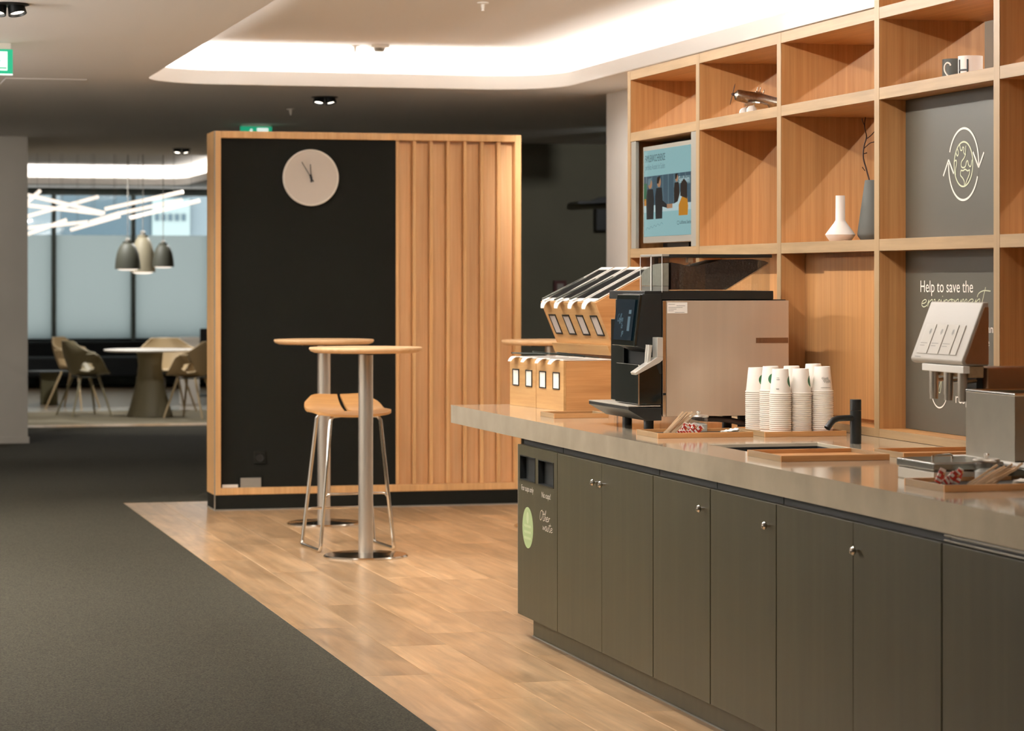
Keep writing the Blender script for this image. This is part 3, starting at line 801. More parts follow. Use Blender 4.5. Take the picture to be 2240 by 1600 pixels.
# ------------------------------------------------------------------ trays
def tray(x0, x1, y0, y1, label, h=.019, mat_=None, z=ZT):
    t = thing('wooden_tray', ((x0 + x1) / 2, (y0 + y1) / 2, z), label, 'tray', 'low oak trays on the worktop')
    B('tray_base', M_oakx, t, x0 + .008, x1 - .008, y0 + .008, y1 - .008, z, z + .006, .0005)
    B('tray_rim', M_oakx, t, x0, x1, y0, y0 + .008, z, z + h, .001); B('tray_rim', M_oakx, t, x0, x1, y1 - .008, y1, z, z + h, .001)
    B('tray_rim', M_edge, t, x0, x0 + .008, y0 + .008, y1 - .008, z, z + h, .001); B('tray_rim', M_edge, t, x1 - .008, x1, y0 + .008, y1 - .008, z, z + h, .001)
    if mat_: B('tray_mat', mat_, t, x0 + .009, x1 - .009, y0 + .009, y1 - .009, z + .006, z + .008, .0005)
    return t
tray(2.895, 3.126, 10.37, 10.59, 'small oak tray with black mat before the wooden cutlery boxes', mat_=M_blk)
tray(2.885, 3.243, 8.965, 9.225, 'oak tray holding stirrers, sachets and a sugar jar before the coffee machine', mat_=M_blk)
tray(3.28, 3.592, 8.945, 9.28, 'oak tray carrying the stacked paper cups')
tray(2.88, 3.24, 7.71, 8.02, 'empty oak tray between the sink and the worktop front')
tray(3.30, 3.63, 7.74, 7.99, 'empty oak tray beside the tap, at the foot of the dark panel')
tray(2.884, 3.24, 6.493, 6.762, 'nearest oak tray with black mat, sachets and stirrers before the steel box', mat_=M_blk)

def jar(x, y, label, s=1.0):
    z = .8971
    j = thing('sugar_jar', (x, y, z), label, 'jar', 'glass jars on the trays')
    MB().lathe([(.028, .001), (.034, .004), (.035, .05), (.033, .056), (.0315, .056), (.0325, .05), (.0325, .006), (.0, .005)], (x, y, z), 28, cap=False).obj('glass_body', M_glass, j)
    MB().lathe([(.0, .0062), (.0315, .0062), (.0315, .03), (.02, .036), (.0, .038)], (x, y, z), 24).obj('sugar_fill', M_sugar, j)
    MB().lathe([(.037, .0565), (.038, .06), (.036, .064), (.015, .066), (0, .066)], (x, y, z), 28).obj('lid', M_steel, j)
    MB().lathe([(.004, .0655), (.005, .07), (.008, .074), (.006, .079), (0, .08)], (x, y, z), 16).obj('lid_knob', M_chrome, j)
    return j
jar(3.095, 9.14, 'glass sugar jar with steel lid on the tray before the coffee machine')
jar(3.10, 6.70, 'glass sugar jar with steel lid on the nearest tray, beside the steel box')

def stirrers(x, y, n, ang, label, grp, dx=.006):
    proto = None
    for k in range(n):
        if proto is None:
            o = MB().box(-.003, .003, -.0008, .0008, 0, .105).obj('wooden_stirrer', M_stick, None, 0, local=True); proto = o
            tag(o, label, 'stirrer', grp)
        else:
            o = dup(proto)
        o.location = (x + k * dx, y + random.uniform(-.012, .012), .8985)
        o.rotation_euler = (R(random.uniform(-8, 8)), R(ang + random.uniform(-5, 5)), R(random.uniform(-10, 10)))
stirrers(2.958, 9.13, 9, 48, 'thin pale wooden stirrer leaning in the bundle before the coffee machine', 'wooden stirrers on the tray by the coffee machine', .005)
stirrers(3.0, 6.60, 9, 62, 'thin pale wooden stirrer leaning in the bundle on the nearest tray', 'wooden stirrers on the nearest tray', .009)

def sachets(x, y, n, label, grp, dx):
    proto = None
    for k in range(n):
        if proto is None:
            mb = MB(); mb.box(-.009, .009, -.002, .002, .004, .040, 0); mb.box(-.009, .009, -.0006, .0006, 0, .004, 1); mb.box(-.009, .009, -.0006, .0006, .040, .045, 1)
            mb.box(-.0091, .0091, -.0024, .0024, .010, .017, 1); mb.box(-.0091, .0002, -.0024, .0024, .022, .031, 1); mb.box(.004, .0091, -.0023, .0023, .033, .0395, 2)
            proto = o = mb.obj('sugar_sachet', [M_sach, M_paper, M_ochre], None, .0008, local=True); tag(o, label, 'sachet', grp)
        else:
            o = dup(proto)
        o.location = (x + k * dx, y + random.uniform(-.02, .02), .8985)
        o.rotation_euler = (R(random.uniform(-25, 20)), R(38 + random.uniform(-14, 14)), R(random.uniform(-25, 25)))
sachets(2.99, 9.05, 7, 'red and white sugar sachet leaning between stirrers and jar by the coffee machine', 'sugar sachets on the tray by the coffee machine', .009)
sachets(2.93, 6.66, 6, 'red and white sugar sachet leaning on the nearest tray', 'sugar sachets on the nearest tray', .012)

def napkin(x, y, label, w=.075, d=.06):
    mb = MB(); n = 10
    for k in range(5):
        a = random.uniform(-.35, .35); vs = []; fs = []
        for j in range(n + 1):
            for i in range(n + 1):
                u, v = i / n - .5, j / n - .5
                vs.append((x + (u * math.cos(a) - v * math.sin(a)) * w * 2 * (1 - k * .06), y + (u * math.sin(a) + v * math.cos(a)) * d * 2,
                           .8982 + k * .0022 + .004 * max(0, math.sin(3 * u * (k + 2) + k) * math.cos(4 * v + k)) + .003 * k * max(0, u + .2)))
        for j in range(n):
            for i in range(n):
                q = j * (n + 1) + i; fs.append((q, q + 1, q + n + 2, q + n + 1))
        mb.add(vs, fs)
    o = mb.obj('paper_napkins', M_paper, None, sharp=60, org=(x, y, .898))
    return tag(o, label, 'napkins')
napkin(3.185, 9.05, 'loose pile of white paper napkins on the tray before the coffee machine', .036, .036)
napkin(3.175, 6.60, 'loose pile of white paper napkins on the nearest tray', .04, .036)

# ------------------------------------------------------------------ paper cups, each a thing
CH, CP = .092, .0072
cups = [('A', 3.366, 9.02), ('B', 3.448, 9.03), ('C', 3.53, 9.025), ('D', 3.36, 9.105), ('E', 3.335, 9.19), ('F', 3.445, 9.115), ('G', 3.528, 9.11)]
cp = MB().lathe([(.0385, 0), (.0402, .0015), (.0402, .0045), (.0375, .006), (.0285, .0905), (.0278, .0915), (.0265, .0895), (.0, .0890)], n=30, cap=False).obj('paper_cup', M_cup, None, local=True, sharp=30)
first = True
place = dict(A='front left stack', B='middle front stack', C='front right stack beside the tap', D='second stack behind the front left one', E='rearmost left stack', F='stack behind the middle front one', G='rear stack behind the front right one')
for key, x, y in cups:
    n = 21 if key in 'ABDEF' else 21
    for k in range(n):
        o = cp if first else cp.copy()
        if not first: COL.objects.link(o)
        first = False
        ORG[o.name] = Vector((0, 0, 0))
        o.location = (x, y, ZT + .0062 + (k + (1 if key in 'CDF' else 2 if key == 'G' else 0) * (k > 0)) * CP)
        o.rotation_euler = (0, 0, random.uniform(0, 6))
        if k == n - 1:
            tag(o, 'topmost upside down paper cup of the ' + place[key], 'cup', 'stacked paper cups')
            o.rotation_euler = (0, 0, 0)
            def print_on(a_mid, r_ang, z0, z1, m, nm):
                rr = lambda z: .0377 - (z - .006) * (.0375 - .0285) / .0845
                pts = []; NR, NA = 6, 24
                for i in range(NR + 1):
                    for t in range(NA):
                        u = .5 * i / NR * math.cos(t * math.pi / 12); v = .5 * i / NR * math.sin(t * math.pi / 12)
                        z = (z0 + z1) / 2 + (z1 - z0) * v; a = R(a_mid + r_ang * u); pts.append((rr(z) * math.cos(a), rr(z) * math.sin(a), z))
                fs = [(i * NA + t, i * NA + (t + 1) % NA, (i + 1) * NA + (t + 1) % NA, (i + 1) * NA + t) for i in range(1, NR) for t in range(NA)] + [tuple(range(NA, 2 * NA))]
                MB().add(pts, fs).obj(nm, m, o, local=True)
            circ = [(.5 + .5 * math.cos(t * math.pi / 12), .5 + .5 * math.sin(t * math.pi / 12)) for t in range(24)]
            if key in 'ABDEF':
                am = {'A': -28, 'B': -28, 'D': -92, 'E': -60, 'F': -60}[key]
                print_on(am, 66, .026, .066, M_green, 'round_print')
            if key in 'CA':
                mb2 = MB()
                for (u0, u1, z, wv) in ((-120, -60, .016, 0), (-115, -70, .048, .006), (-105, -55, .038, .006)) if key == 'C' else ((-135, -118, .06, 0), (-135, -115, .054, 0), (-135, -118, .02, .002)):
                    pts = []
                    for i in range(17):
                        a = R(u0 + (u1 - u0) * i / 16); z2 = z + wv * math.sin(i * 1.9)
                        rr = .0381 - (z2 - .006) * (.0375 - .0285) / .0845
                        pts.append((rr * math.cos(a), rr * math.sin(a), z2))
                    mb2.tube(pts, .0006, 4)
                mb2.obj('script_print', M_pgrey, o, local=True)
        else:
            tag(o, 'white paper cup nested in the ' + place[key], 'cup', 'nested cups in the ' + place[key])

# ------------------------------------------------------------------ tap
TP = thing('tap', (3.453, 8.517, ZT), 'matt black tap with a cylindrical body and bent spout behind the sink', 'tap')
MB().lathe([(.0195, 0), (.0195, .113)], (3.453, 8.517, ZT), 28).obj('tap_body', M_blk, TP)
MB().lathe([(.0195, .1145), (.0195, .151), (.018, .1525), (0, .1525)], (3.453, 8.517, ZT), 28).obj('tap_lever', M_blk, TP)
MB().tube([(3.45, 8.516, .978), (3.40, 8.502, .978), (3.378, 8.496, .977), (3.362, 8.492, .972), (3.35, 8.489, .962), (3.336, 8.485, .945)], [.0105, .0105, .0105, .0107, .011, .0115], 16).obj('spout', M_blk, TP, sharp=60)

# ------------------------------------------------------------------ coffee machine
KY0, KY1 = 9.462, 9.93
KM = thing('coffee_machine', (3.3, 9.7, ZT), 'large black and steel coffee machine with bean hopper on the worktop', 'coffee machine')
B('housing', M_blk, KM, 3.02, 3.56, KY0 + .012, KY1, .945, 1.378, .004)
sp = B('side_panel', M_panelst, KM, 3.078, 3.565, KY0, KY0 + .011, .940, 1.3745, .0015)
B('side_trim', M_chrome, KM, 3.0625, 3.0765, KY0 - .001, KY0 + .011, .940, 1.3745, .0015)
B('panel_rivet', M_blk, KM, 3.064, 3.075, KY0 - .004, KY0 - .0012, 1.02, 1.028, .001)
mb = MB(); My = frame_y(3.081, KY0 - .0007, 1.327); rect(mb, 0, .079, 0, .041, My, 0)
for k, (a, b) in enumerate(((.004, .03), (.036, .07), (.004, .06), (.004, .036), (.004, .025), (.03, .068))):
    rect(mb, a, b, .033 - .006 * k, .0345 - .006 * k, My, 1, .0003)
mb.obj('service_label', [M_paper, M_pgrey], sp)
for a, b, z0, z1 in ((3.433, 3.562, 1.2135, 1.2335),):
    mb = MB(); mb.box(a, b, KY0 - .0012, KY0 - .0002, z0, z1)
    for k in range(6): mb.box(a + .004 + k * .008, a + .007 + k * .008, KY0 - .002, KY0 - .0012, z0 + .003, z1 - .003)
    mb.obj('side_badge', mat('bronze_badge', '8A6A50', .4, .8), sp)
# upper front: matt black cheek and tilted display
MB().prism([(2.985, 1.40), (3.061, 1.40), (3.061, 1.10), (3.05, 1.10), (3.02, 1.18), (2.962, 1.205)], 'y', KY0 + .002, KY0 + .26).obj('front_cheek', M_blk, KM, .003)
MB().prism([(2.973, 1.397), (2.984, 1.397), (2.962, 1.203), (2.950, 1.203)], 'y', KY0 + .001, KY0 + .285).obj('display', M_gloss, KM, .003)
disp = bpy.data.objects[[o.name for o in KM.children if o.name.startswith('display')][0]]
ang = math.atan2(.023, .194)
Md = Matrix.Translation((2.9475, KY0 + .262, 1.225)) @ Matrix.Rotation(ang, 4, 'Y') @ frame_x(0, 0, 0)
mb = MB(); rect(mb, 0, .232, 0, .155, Md, 0)
script(mb, 'Coffee', Md @ Matrix.Translation((.03, .07, .0006)), .013, .0022, .02, 1.6, 1)
script(mb, 'To', Md @ Matrix.Translation((.085, .045, .0006)), .012, .0022, 0, 1.6, 1)
script(mb, 'go', Md @ Matrix.Translation((.10, .022, .0006)), .012, .0022, 0, 1.6, 1)
rect(mb, .165, .195, .035, .09, Md, 1, .0006); rect(mb, .17, .2, .1, .115, Md, 1, .0006)
mb.obj('screen', [em('machine_screen', '223B48', .35), em('machine_screen_print', '8FB0BE', .35)], disp)
B('top_cover', M_blk, KM, 2.992, 3.505, KY0 + .003, KY1 - .01, 1.3785, 1.411, .003)
# lower front: dark glossy splash panel
MB().prism([(2.968, .985), (3.06, .985), (3.06, 1.135), (2.972, 1.135)], 'y', KY0 + .003, KY0 + .30).obj('splash_panel', M_gloss, KM, .003)
B('splash_edge', M_chrome, KM, 2.9675, 2.9725, KY0 + .001, KY0 + .003, .985, 1.135, .0005)
B('front_wall', M_gloss, KM, 3.002, 3.0195, KY0 + .30, KY1, .985, 1.30, .002)
B('front_foot', M_blk, KM, 2.99, 3.02, KY0 + .10, KY0 + .16, .98, 1.03, .002)
mb = MB()
mb.box(3.022, 3.045, 9.40, 9.46, 1.165, 1.238)
mb.prism([(3.045, 1.165), (3.022, 1.165), (2.935, 1.108), (2.94, 1.098), (3.03, 1.143), (3.045, 1.155)], 'y', 9.40, 9.46)
mb.obj('spout_bracket', M_satin, KM, .002)
for yy in (9.42, 9.445):
    MB().cyl((3.0, yy, 1.21), (2.992, yy, 1.13), .009, .007, 14).obj('coffee_spout', M_satin, KM)
dt = MB(); dt.prism([(2.93, .978), (3.06, .972), (3.06, .925), (3.0, .925), (2.93, .966)], 'y', KY0 + .002, 9.99)
dto = dt.obj('drip_tray', M_blk, KM, .002)
mb = MB(); mb.box(2.929, 3.055, KY0 + .004, 9.988, .9783, .9815)
for k in range(12): mb.box(2.94, 3.045, KY0 + .03 + k * .04, KY0 + .045 + k * .04, .9815, .9822)
mb.obj('drip_grate', M_grate, dto)
for (x, y) in ((3.043, 9.847), (3.033, 9.54), (3.41, 9.55), (3.46, 9.87)):
    MB().lathe([(.019, 0), (.019, .05), (.017, .056)], (x, y, ZT), 20).obj('foot', M_blk, KM)
MB().tube([tuple(p) for p in smooth([(3.18, 9.52, .945), (3.22, 9.50, .93), (3.30, 9.49, .926), (3.36, 9.49, .917), (3.40, 9.50, .905), (3.43, 9.53, .902)], 5)], .011, 12).obj('waste_hose', M_hose, KM, sharp=60)
# hoppers
def clear_box(name, par, x0, x1, y0, y1, z0, z1, t=.0025):
    mb = MB()
    for q in ((x0, x0 + t, y0, y1), (x1 - t, x1, y0, y1), (x0 + t, x1 - t, y0, y0 + t), (x0 + t, x1 - t, y1 - t, y1)): mb.box(*q, z0, z1)
    mb.box(x0 + t, x1 - t, y0 + t, y1 - t, z0, z0 + t)
    return mb.obj(name, M_glass, par)
hp = clear_box('bean_hopper', KM, 3.094, 3.49, KY0 + .001, KY0 + .2, 1.412, 1.536)
B('hopper_lid', M_blk, hp, 3.088, 3.497, KY0 - .002, KY0 + .205, 1.5365, 1.549, .002)
MB().prism([(3.0975, 1.4155), (3.315, 1.4155), (3.485, 1.517), (3.47, 1.524), (3.42, 1.531), (3.30, 1.529), (3.24, 1.514), (3.20, 1.505), (3.165, 1.504), (3.135, 1.512), (3.0975, 1.518)], 'y', KY0 + .005, KY0 + .196).obj('coffee_beans', M_bean, hp)
MB().prism([(3.317, 1.4147), (3.322, 1.4147), (3.487, 1.5125), (3.487, 1.5155)], 'y', KY0 + .004, KY0 + .197).obj('hopper_slope', M_glass, hp)
MB().box(3.17, 3.19, KY0 + .02, KY0 + .05, 1.518, 1.536).cyl((3.18, KY0 + .035, 1.52), (3.18, KY0 + .035, 1.49), .004, .002, 8).obj('lid_latch', M_steel, hp)
for ya, yb in ((KY0 + .001, KY0 + .137), (KY0 + .14, KY0 + .276)):
    pc = clear_box('powder_container', KM, 3.062, 3.091, ya, yb, 1.405, 1.54)
    vs = [(yb - .004, 1.43), (ya + .004, 1.43), (ya + .004, 1.515 if ya < 9.55 else 1.505), (yb - .04, 1.512 if ya < 9.55 else 1.49), (yb - .004, 1.51 if ya < 9.55 else 1.475)]
    MB().prism(vs, 'x', 3.0652, 3.0878).obj('powder', M_powder, pc)
    for yq in (ya, yb - .004): B('bright_edge', M_acryl, pc, 3.0605, 3.0618, yq, yq + .004, 1.405, 1.54, .0003)  # white strips paint the bright edges of the clear container
    B('container_lid', M_alu, pc, 3.061, 3.092, ya, yb, 1.5405, 1.549, .001)
    B('container_base', M_alu, pc, 3.0655, 3.0875, ya + .003, yb - .003, 1.408, 1.4285, .001)

# ------------------------------------------------------------------ wooden cutlery boxes and rack
AX = R(7.0)
def box_thing(y0, y1, label):
    b = thing('cutlery_box', (3.098, 10.95, ZT), label, 'box', 'wooden cutlery boxes', rz=AX)
    h, D, t = .214, .25, .012
    MB().box(0, t, y0, y1, 0, h).obj('front_board', M_slat_y, b, .001, local=True)
    MB().box(D - t, D, y0, y1, 0, h).obj('back_board', M_oakh, b, .001, local=True)
    for ya in (y0, y1 - t):
        MB().box(t, D - t, ya, ya + t, 0, h).obj('side_board', M_oakx, b, .001, local=True)
    MB().box(t, D - t, y0 + t, y1 - t, 0, .012).obj('bottom_board', M_oakx, b, 0, local=True)
    ym = (y0 + y1) / 2
    MB().box(t, D - t, ym - .005, ym + .005, .012, h - .004).obj('divider', M_oakx, b, .001, local=True)
    for yc in ((y0 + ym) / 2, (y1 + ym) / 2):
        f = MB(); a, w, z0, z1 = .0, .032, .09, .165
        for q in ((yc - w - .005, yc - w, z0, z1), (yc + w, yc + w + .005, z0, z1), (yc - w, yc + w, z0, z0 + .005), (yc - w, yc + w, z1 - .005, z1)): f.box(-.004, -.0002, *q)
        fo = f.obj('label_frame', M_blk, b, local=True)
        MB().box(-.002, -.0005, yc - w, yc + w, z0 + .005, z1 - .005).obj('label_card', M_paper, fo, local=True)
    return b
M_slat_y = wood('oak_front', 'B08350', 'C69C68', 'y', 45, .42)
box_thing(0, .308, 'right lower cutlery box of oak, nearest the coffee machine')
box_thing(.314, .624, 'left lower cutlery box of oak at the worktop end')
rk = thing('cutlery_rack', (3.098, 10.95, ZT), 'slanted oak cutlery rack raised behind the two lower boxes', 'rack', rz=AX)
L1 = .6246
prof = [(.15, .465), (.456, .62), (.47, .62), (.47, .28), (.23, .28)]
for ya in (0, L1 - .012):
    MB().prism(prof, 'y', ya, ya + .012).obj('side_board', M_oakx, rk, .001, local=True)
MB().prism([(.15, .465), (.162, .471), (.242, .28), (.23, .28)], 'y', .012, L1 - .012).obj('front_board', M_slat_y, rk, .001, local=True)
MB().box(.458, .47, .012, L1 - .012, .28, .62).obj('back_board', M_oakh, rk, .001, local=True)
MB().prism([(.243, .281), (.457, .281), (.457, .47), (.243, .30)], 'y', .012, L1 - .012).obj('inner_liner', M_deep, rk, local=True)
MB().prism([(.205, .279), (.47, .279), (.47, .236), (.222, .236)], 'y', -.002, L1 + .002).obj('base_board', M_slat_y, rk, .001, local=True)
MB().box(.27, .47, .03, L1 - .03, 0, .2355).obj('pedestal', M_oakx, rk, .001, local=True)
ux, uz = .306 / .343, .155 / .343
for k in range(3):
    yc = L1 * (k + 1) / 4
    MB().prism([(.165, .4725), (.452, .618), (.458, .606), (.171, .4605)], 'y', yc - .004, yc + .004).obj('divider', M_edge, rk, .0005, local=True)
for k in range(4):
    yc = L1 * (k + .5) / 4
    f = MB(); w = .033
    # the cards sit in the plane of the leaning front
    q = lambda t, off: (.15 + .08 * t - off * .92, .465 - .185 * t - off * .39)
    for (ya, yb, t0, t1) in ((yc - w - .005, yc - w, .3, .78), (yc + w, yc + w + .005, .3, .78), (yc - w, yc + w, .3, .335), (yc - w, yc + w, .745, .78)):
        f.prism([q(t0, .0002), q(t1, .0002), q(t1, .004), q(t0, .004)], 'y', ya, yb)
    fo = f.obj('label_frame', M_blk, rk, local=True)
    MB().prism([q(.335, .0004), q(.745, .0004), q(.745, .002), q(.335, .002)], 'y', yc - w, yc + w).obj('label_card', mat('grey_card', 'BDB0A6', .7), fo, local=True)
# white inserts with a pouring lip: four in the rack, four in the boxes
def insert(kind, yc, label):
    c = thing('cutlery_insert', (3.098, 10.95, ZT), label, 'container', 'white inserts of the cutlery boxes', rz=AX)
    w = .066
    if kind == 'rack':
        P = lambda a, up: (.15 + ux * a - uz * up, .465 + uz * a + ux * up)
        L = .335
    else:
        P = lambda a, up: (.0 + a, .2142 + up); L = .236
    rim = MB()
    for (a0, a1, ya, yb) in ((.004, .03, yc - w, yc + w), (L - .02, L, yc - w, yc + w), (.03, L - .02, yc - w, yc - w + .007), (.03, L - .02, yc + w - .007, yc + w)):
        rim.prism([P(a0, .001), P(a1, .001), P(a1, .006), P(a0, .006)], 'y', ya, yb)
    rim.obj('rim', M_white, c, .001, local=True)
    wl = MB(); wl.prism([P(.031, .0008), P(L - .021, .0008), P(L - .021, -.006), P(.031, -.006)], 'y', yc - w + .0075, yc + w - .0075)
    wl.obj('dark_interior', M_deep, c, local=True)
    lip = MB(); n = 8; top = []; bot = []
    path = [(.02, .006), (-.006, .008), (-.022, .002), (-.034, -.012)]
    path = smooth(path, 4)
    vs = []; fs = []
    for i, (a, u) in enumerate(path):
        hw = .030 - .012 * (i / (len(path) - 1)) ** 2
        for s in (-1, 1):
            for dd in (0, -.004):
                p = P(a, u + dd); vs.append((p[0], yc + s * hw, p[1]))
    for i in range(len(path) - 1):
        a = i * 4; b = a + 4
        fs += [(a, b, b + 2, a + 2), (a + 1, a + 3, b + 3, b + 1), (a, a + 1, b + 1, b), (a + 2, b + 2, b + 3, a + 3)]
    e = (len(path) - 1) * 4
    fs += [(0, 2, 3, 1), (e, e + 1, e + 3, e + 2)]
    lip.add(vs, fs); lip.obj('lip', M_white, c, .001, local=True, sharp=60)
order = ['nearest', 'second', 'third', 'farthest']
for k in range(4):
    insert('rack', L1 * (k + .5) / 4, 'white insert in the slanted rack, %s one from the coffee machine' % order[k])
for k, yc in enumerate((.0795, .2285, .3935, .5445)):
    insert('box', yc, 'white insert in the lower boxes, %s one from the coffee machine' % order[k])
# black serving tongs
def tongs(pts, label, r=.0065):
    t = thing('serving_tongs', (3.098, 10.95, ZT), label, 'tongs', 'black serving tongs', rz=AX)
    a = Vector(pts[0]); b = Vector(pts[1]); dirn = (b - a).normalized()
    side = Vector((0, 1, 0))
    for s in (-1, 1):
        mb = MB(); vs = []
        for i, (u, wd, th) in enumerate(((0, .011, .006), (.45, .013, .006), (.75, .008, .004), (1, .014, .003))):
            p = a + (b - a) * u + side * s * (.004 + .014 * u)
            up = dirn.cross(side).normalized() * -1
            for (q, v) in ((-1, -1), (1, -1), (1, 1), (-1, 1)):
                vs.append(tuple(p + side * q * wd / 2 + up * v * th / 2))
        fs = [(0, 1, 2, 3), (15, 14, 13, 12)]
        for i in range(3):
            for j in range(4):
                fs.append((i * 4 + j, i * 4 + (j + 1) % 4, i * 4 + 4 + (j + 1) % 4, i * 4 + 4 + j))
        mb.add(vs, fs).obj('tong_arm', M_tong, t, .001, local=True, sharp=50)
P = lambda a, up, y: (.15 + ux * a - uz * up, y, .465 + uz * a + ux * up)
tongs((P(-.015, .022, .545), P(.21, .016, .535)), 'black tongs lying on the farthest insert of the slanted rack')
tongs((P(-.02, .022, .39), P(.2, .016, .375)), 'black tongs lying on the third insert of the slanted rack')
tongs((P(-.012, .022, .235), P(.22, .016, .225)), 'black tongs lying on the second insert of the slanted rack')
tongs(((.0, .60, .235), (.14, .44, .232)), 'black tongs lying across the left lower cutlery box')
tongs(((.03, .42, .245), (.19, .38, .226)), 'black tongs leaning in the left lower box near the middle')
tongs(((.04, .26, .242), (.19, .23, .226)), 'black tongs leaning in the right lower box near the middle')
tongs(((.02, .115, .248), (.19, .075, .226)), 'black tongs leaning in the right lower box nearest the coffee machine')

# ------------------------------------------------------------------ juice dispenser and steel box at the right
JD = thing('juice_dispenser', (3.4, 7.2, ZT), 'steel juice dispenser with white slanted menu head before the dark panel', 'dispenser')
B('tank_housing', M_refl, JD, 3.312, 3.6, 7.15, 7.285, ZT + .012, 1.195, .004)
M_card = mat('menu_card_white', 'BDB5A9', .6)
M_head = mat('head_plastic', 'AEA598', .4)
hd = MB().prism([(3.300, 1.386), (3.318, 1.386), (3.318, 1.200), (3.245, 1.200), (3.236, 1.204), (3.232, 1.213)], 'y', 7.155, 7.53).obj('menu_head', M_head, JD, .004)
MB().prism([(3.303, 1.372), (3.316, 1.372), (3.316, 1.204), (3.246, 1.206), (3.241, 1.214)], 'y', 7.150, 7.1546).obj('head_cheek', M_refl, JD, .001)
ha = math.atan2(.068, .173)
Mh = Matrix.Translation((3.2315, 7.53, 1.213)) @ Matrix.Rotation(ha, 4, 'Y') @ frame_x(0, 0, 0) @ Matrix.Translation((0, 0, .0004))
for k in range(4):
    x0 = .035 + k * .082; x1 = x0 + (.074 if k < 3 else .04)
    mb = MB(); vs = [(x0, .018, 0), (x1, .018, 0), (x1, .112, 0), (x0, .112, 0)]
    mb.add(vs + [(p[0], p[1], .0016) for p in vs], [(4, 5, 6, 7), (0, 1, 5, 4), (1, 2, 6, 5), (2, 3, 7, 6), (3, 0, 4, 7)], 0, Mh)
    if k < 3:
        poly(mb, [(x0 + .05, .078), (x0 + .058, .086), (x0 + .055, .097), (x0 + .045, .097), (x0 + .042, .086)], Mh, 1, .002)
        for z, l in ((.05, .05), (.042, .036)): rect(mb, x0 + .006, x0 + .006 + l, z, z + .0022, Mh, 1, .002)
    mb.obj('menu_card', [M_card, M_pgrey], hd)
mb = MB(); rect(mb, .03, .075, .006, .0085, Mh, 0, .0004); mb.obj('head_print', M_pgrey, hd)
B('nozzle_bar', M_white, JD, 3.235, 3.256, 7.15, 7.45, 1.178, 1.1995, .002)
B('nozzle_neck', M_edge, JD, 3.257, 3.305, 7.16, 7.4, 1.165, 1.1995, .002)
B('neck_block', M_gap, JD, 3.29, 3.3115, 7.18, 7.28, 1.10, 1.199, .002)
for k, yy in enumerate((7.18, 7.28, 7.385)):
    MB().lathe([(.014, 1.178), (.0138, 1.115), (.0125, 1.108), (.0122, 1.095)], (3.246, yy, 0), 20).obj('nozzle', M_steel, JD)
    MB().tube([(3.246, yy, 1.15), (3.29, yy, 1.155)], .006, 8).obj('nozzle_pipe', M_chrome, JD)
B('drip_base', M_tin, JD, 3.2, 3.6, 6.66, 7.148, ZT + .004, .934, .004)
B('drip_top', M_white, JD, 3.198, 3.601, 6.658, 7.149, .9343, .942, .002)
for x, y in ((3.22, 6.68), (3.58, 6.68), (3.22, 7.12), (3.58, 7.12)):
    MB().lathe([(.012, 0), (.012, .02)], (x, y, ZT), 12).obj('foot', M_blk, JD)
cb = MB()
cb.box(3.232, 3.236, 6.80, 7.125, .9425, 1.128); cb.box(3.236, 3.6, 6.80, 6.804, .9425, 1.128); cb.box(3.236, 3.6, 7.121, 7.125, .9425, 1.128); cb.box(3.236, 3.6, 6.80, 7.125, .9425, .946); cb.box(3.596, 3.6, 6.804, 7.121, .946, 1.128)
cbo = tag(cb.obj('steel_canister', mat('satin_steel', '9A9488', .38, 1, noise=.05, nscale=14), None, org=(3.4, 6.97, .9425)), 'tall open stainless canister before the juice dispenser tank', 'canister')
MB().tube([(3.234, 6.802, 1.13), (3.234, 7.123, 1.13), (3.598, 7.123, 1.13), (3.598, 6.802, 1.13)], .005, 8, closed=True).obj('rolled_rim', M_chrome, cbo)
sb = thing('steel_box', (3.08, 6.9, ZT), 'low lidded stainless box behind the nearest tray', 'box')
B('box_body', M_grate, sb, 2.978, 3.185, 6.775, 7.03, ZT, .922, .004)
ld = B('box_lid', M_tin, sb, 2.975, 3.188, 6.772, 7.033, .923, .947, .005)
MB().tube([(3.02, 6.88, .948), (3.02, 6.88, .958), (3.03, 6.885, .961), (3.08, 6.9, .961), (3.09, 6.905, .958), (3.09, 6.905, .948)], .003, 8).obj('lid_handle', M_chrome, ld)

# ------------------------------------------------------------------ things on the shelf
def mug(x, y, m, label, letter, mp):
    z = 2.1392
    g = thing('mug', (x, y, z), label, 'mug', 'lettered mugs on the shelf')
    MB().lathe([(.040, 0), (.043, .003), (.043, .095), (.0395, .095), (.0395, .006), (0, .005)], (x, y, z), 36, cap=False).obj('mug_body', m, g)
    a = R(70)
    MB().tube([tuple(p) for p in smooth([(x + .042 * math.cos(a), y + .042 * math.sin(a), z + .075), (x + .066 * math.cos(a), y + .066 * math.sin(a), z + .072), (x + .07 * math.cos(a), y + .07 * math.sin(a), z + .045), (x + .062 * math.cos(a), y + .062 * math.sin(a), z + .025), (x + .042 * math.cos(a), y + .042 * math.sin(a), z + .02)], 4)], .005, 10).obj('handle', m, g, sharp=60)
    mb = MB(); r = .0436
    for pts in letter:
        q = [(x + r * math.cos(R(u)), y + r * math.sin(R(u)), z + v) for u, v in pts]
        mb.tube(q, .0032, 6)
    mb.obj('letter_print', mp, g)
H0 = -128
mug(3.9, 8.56, M_vwhite, 'white mug with a black letter H on the top right shelf', [[(H0, .012), (H0, .082)], [(H0 - 45, .012), (H0 - 45, .082)], [(H0 - 45, .045), (H0 - 30, .045), (H0 - 15, .045), (H0, .045)]], M_blk)
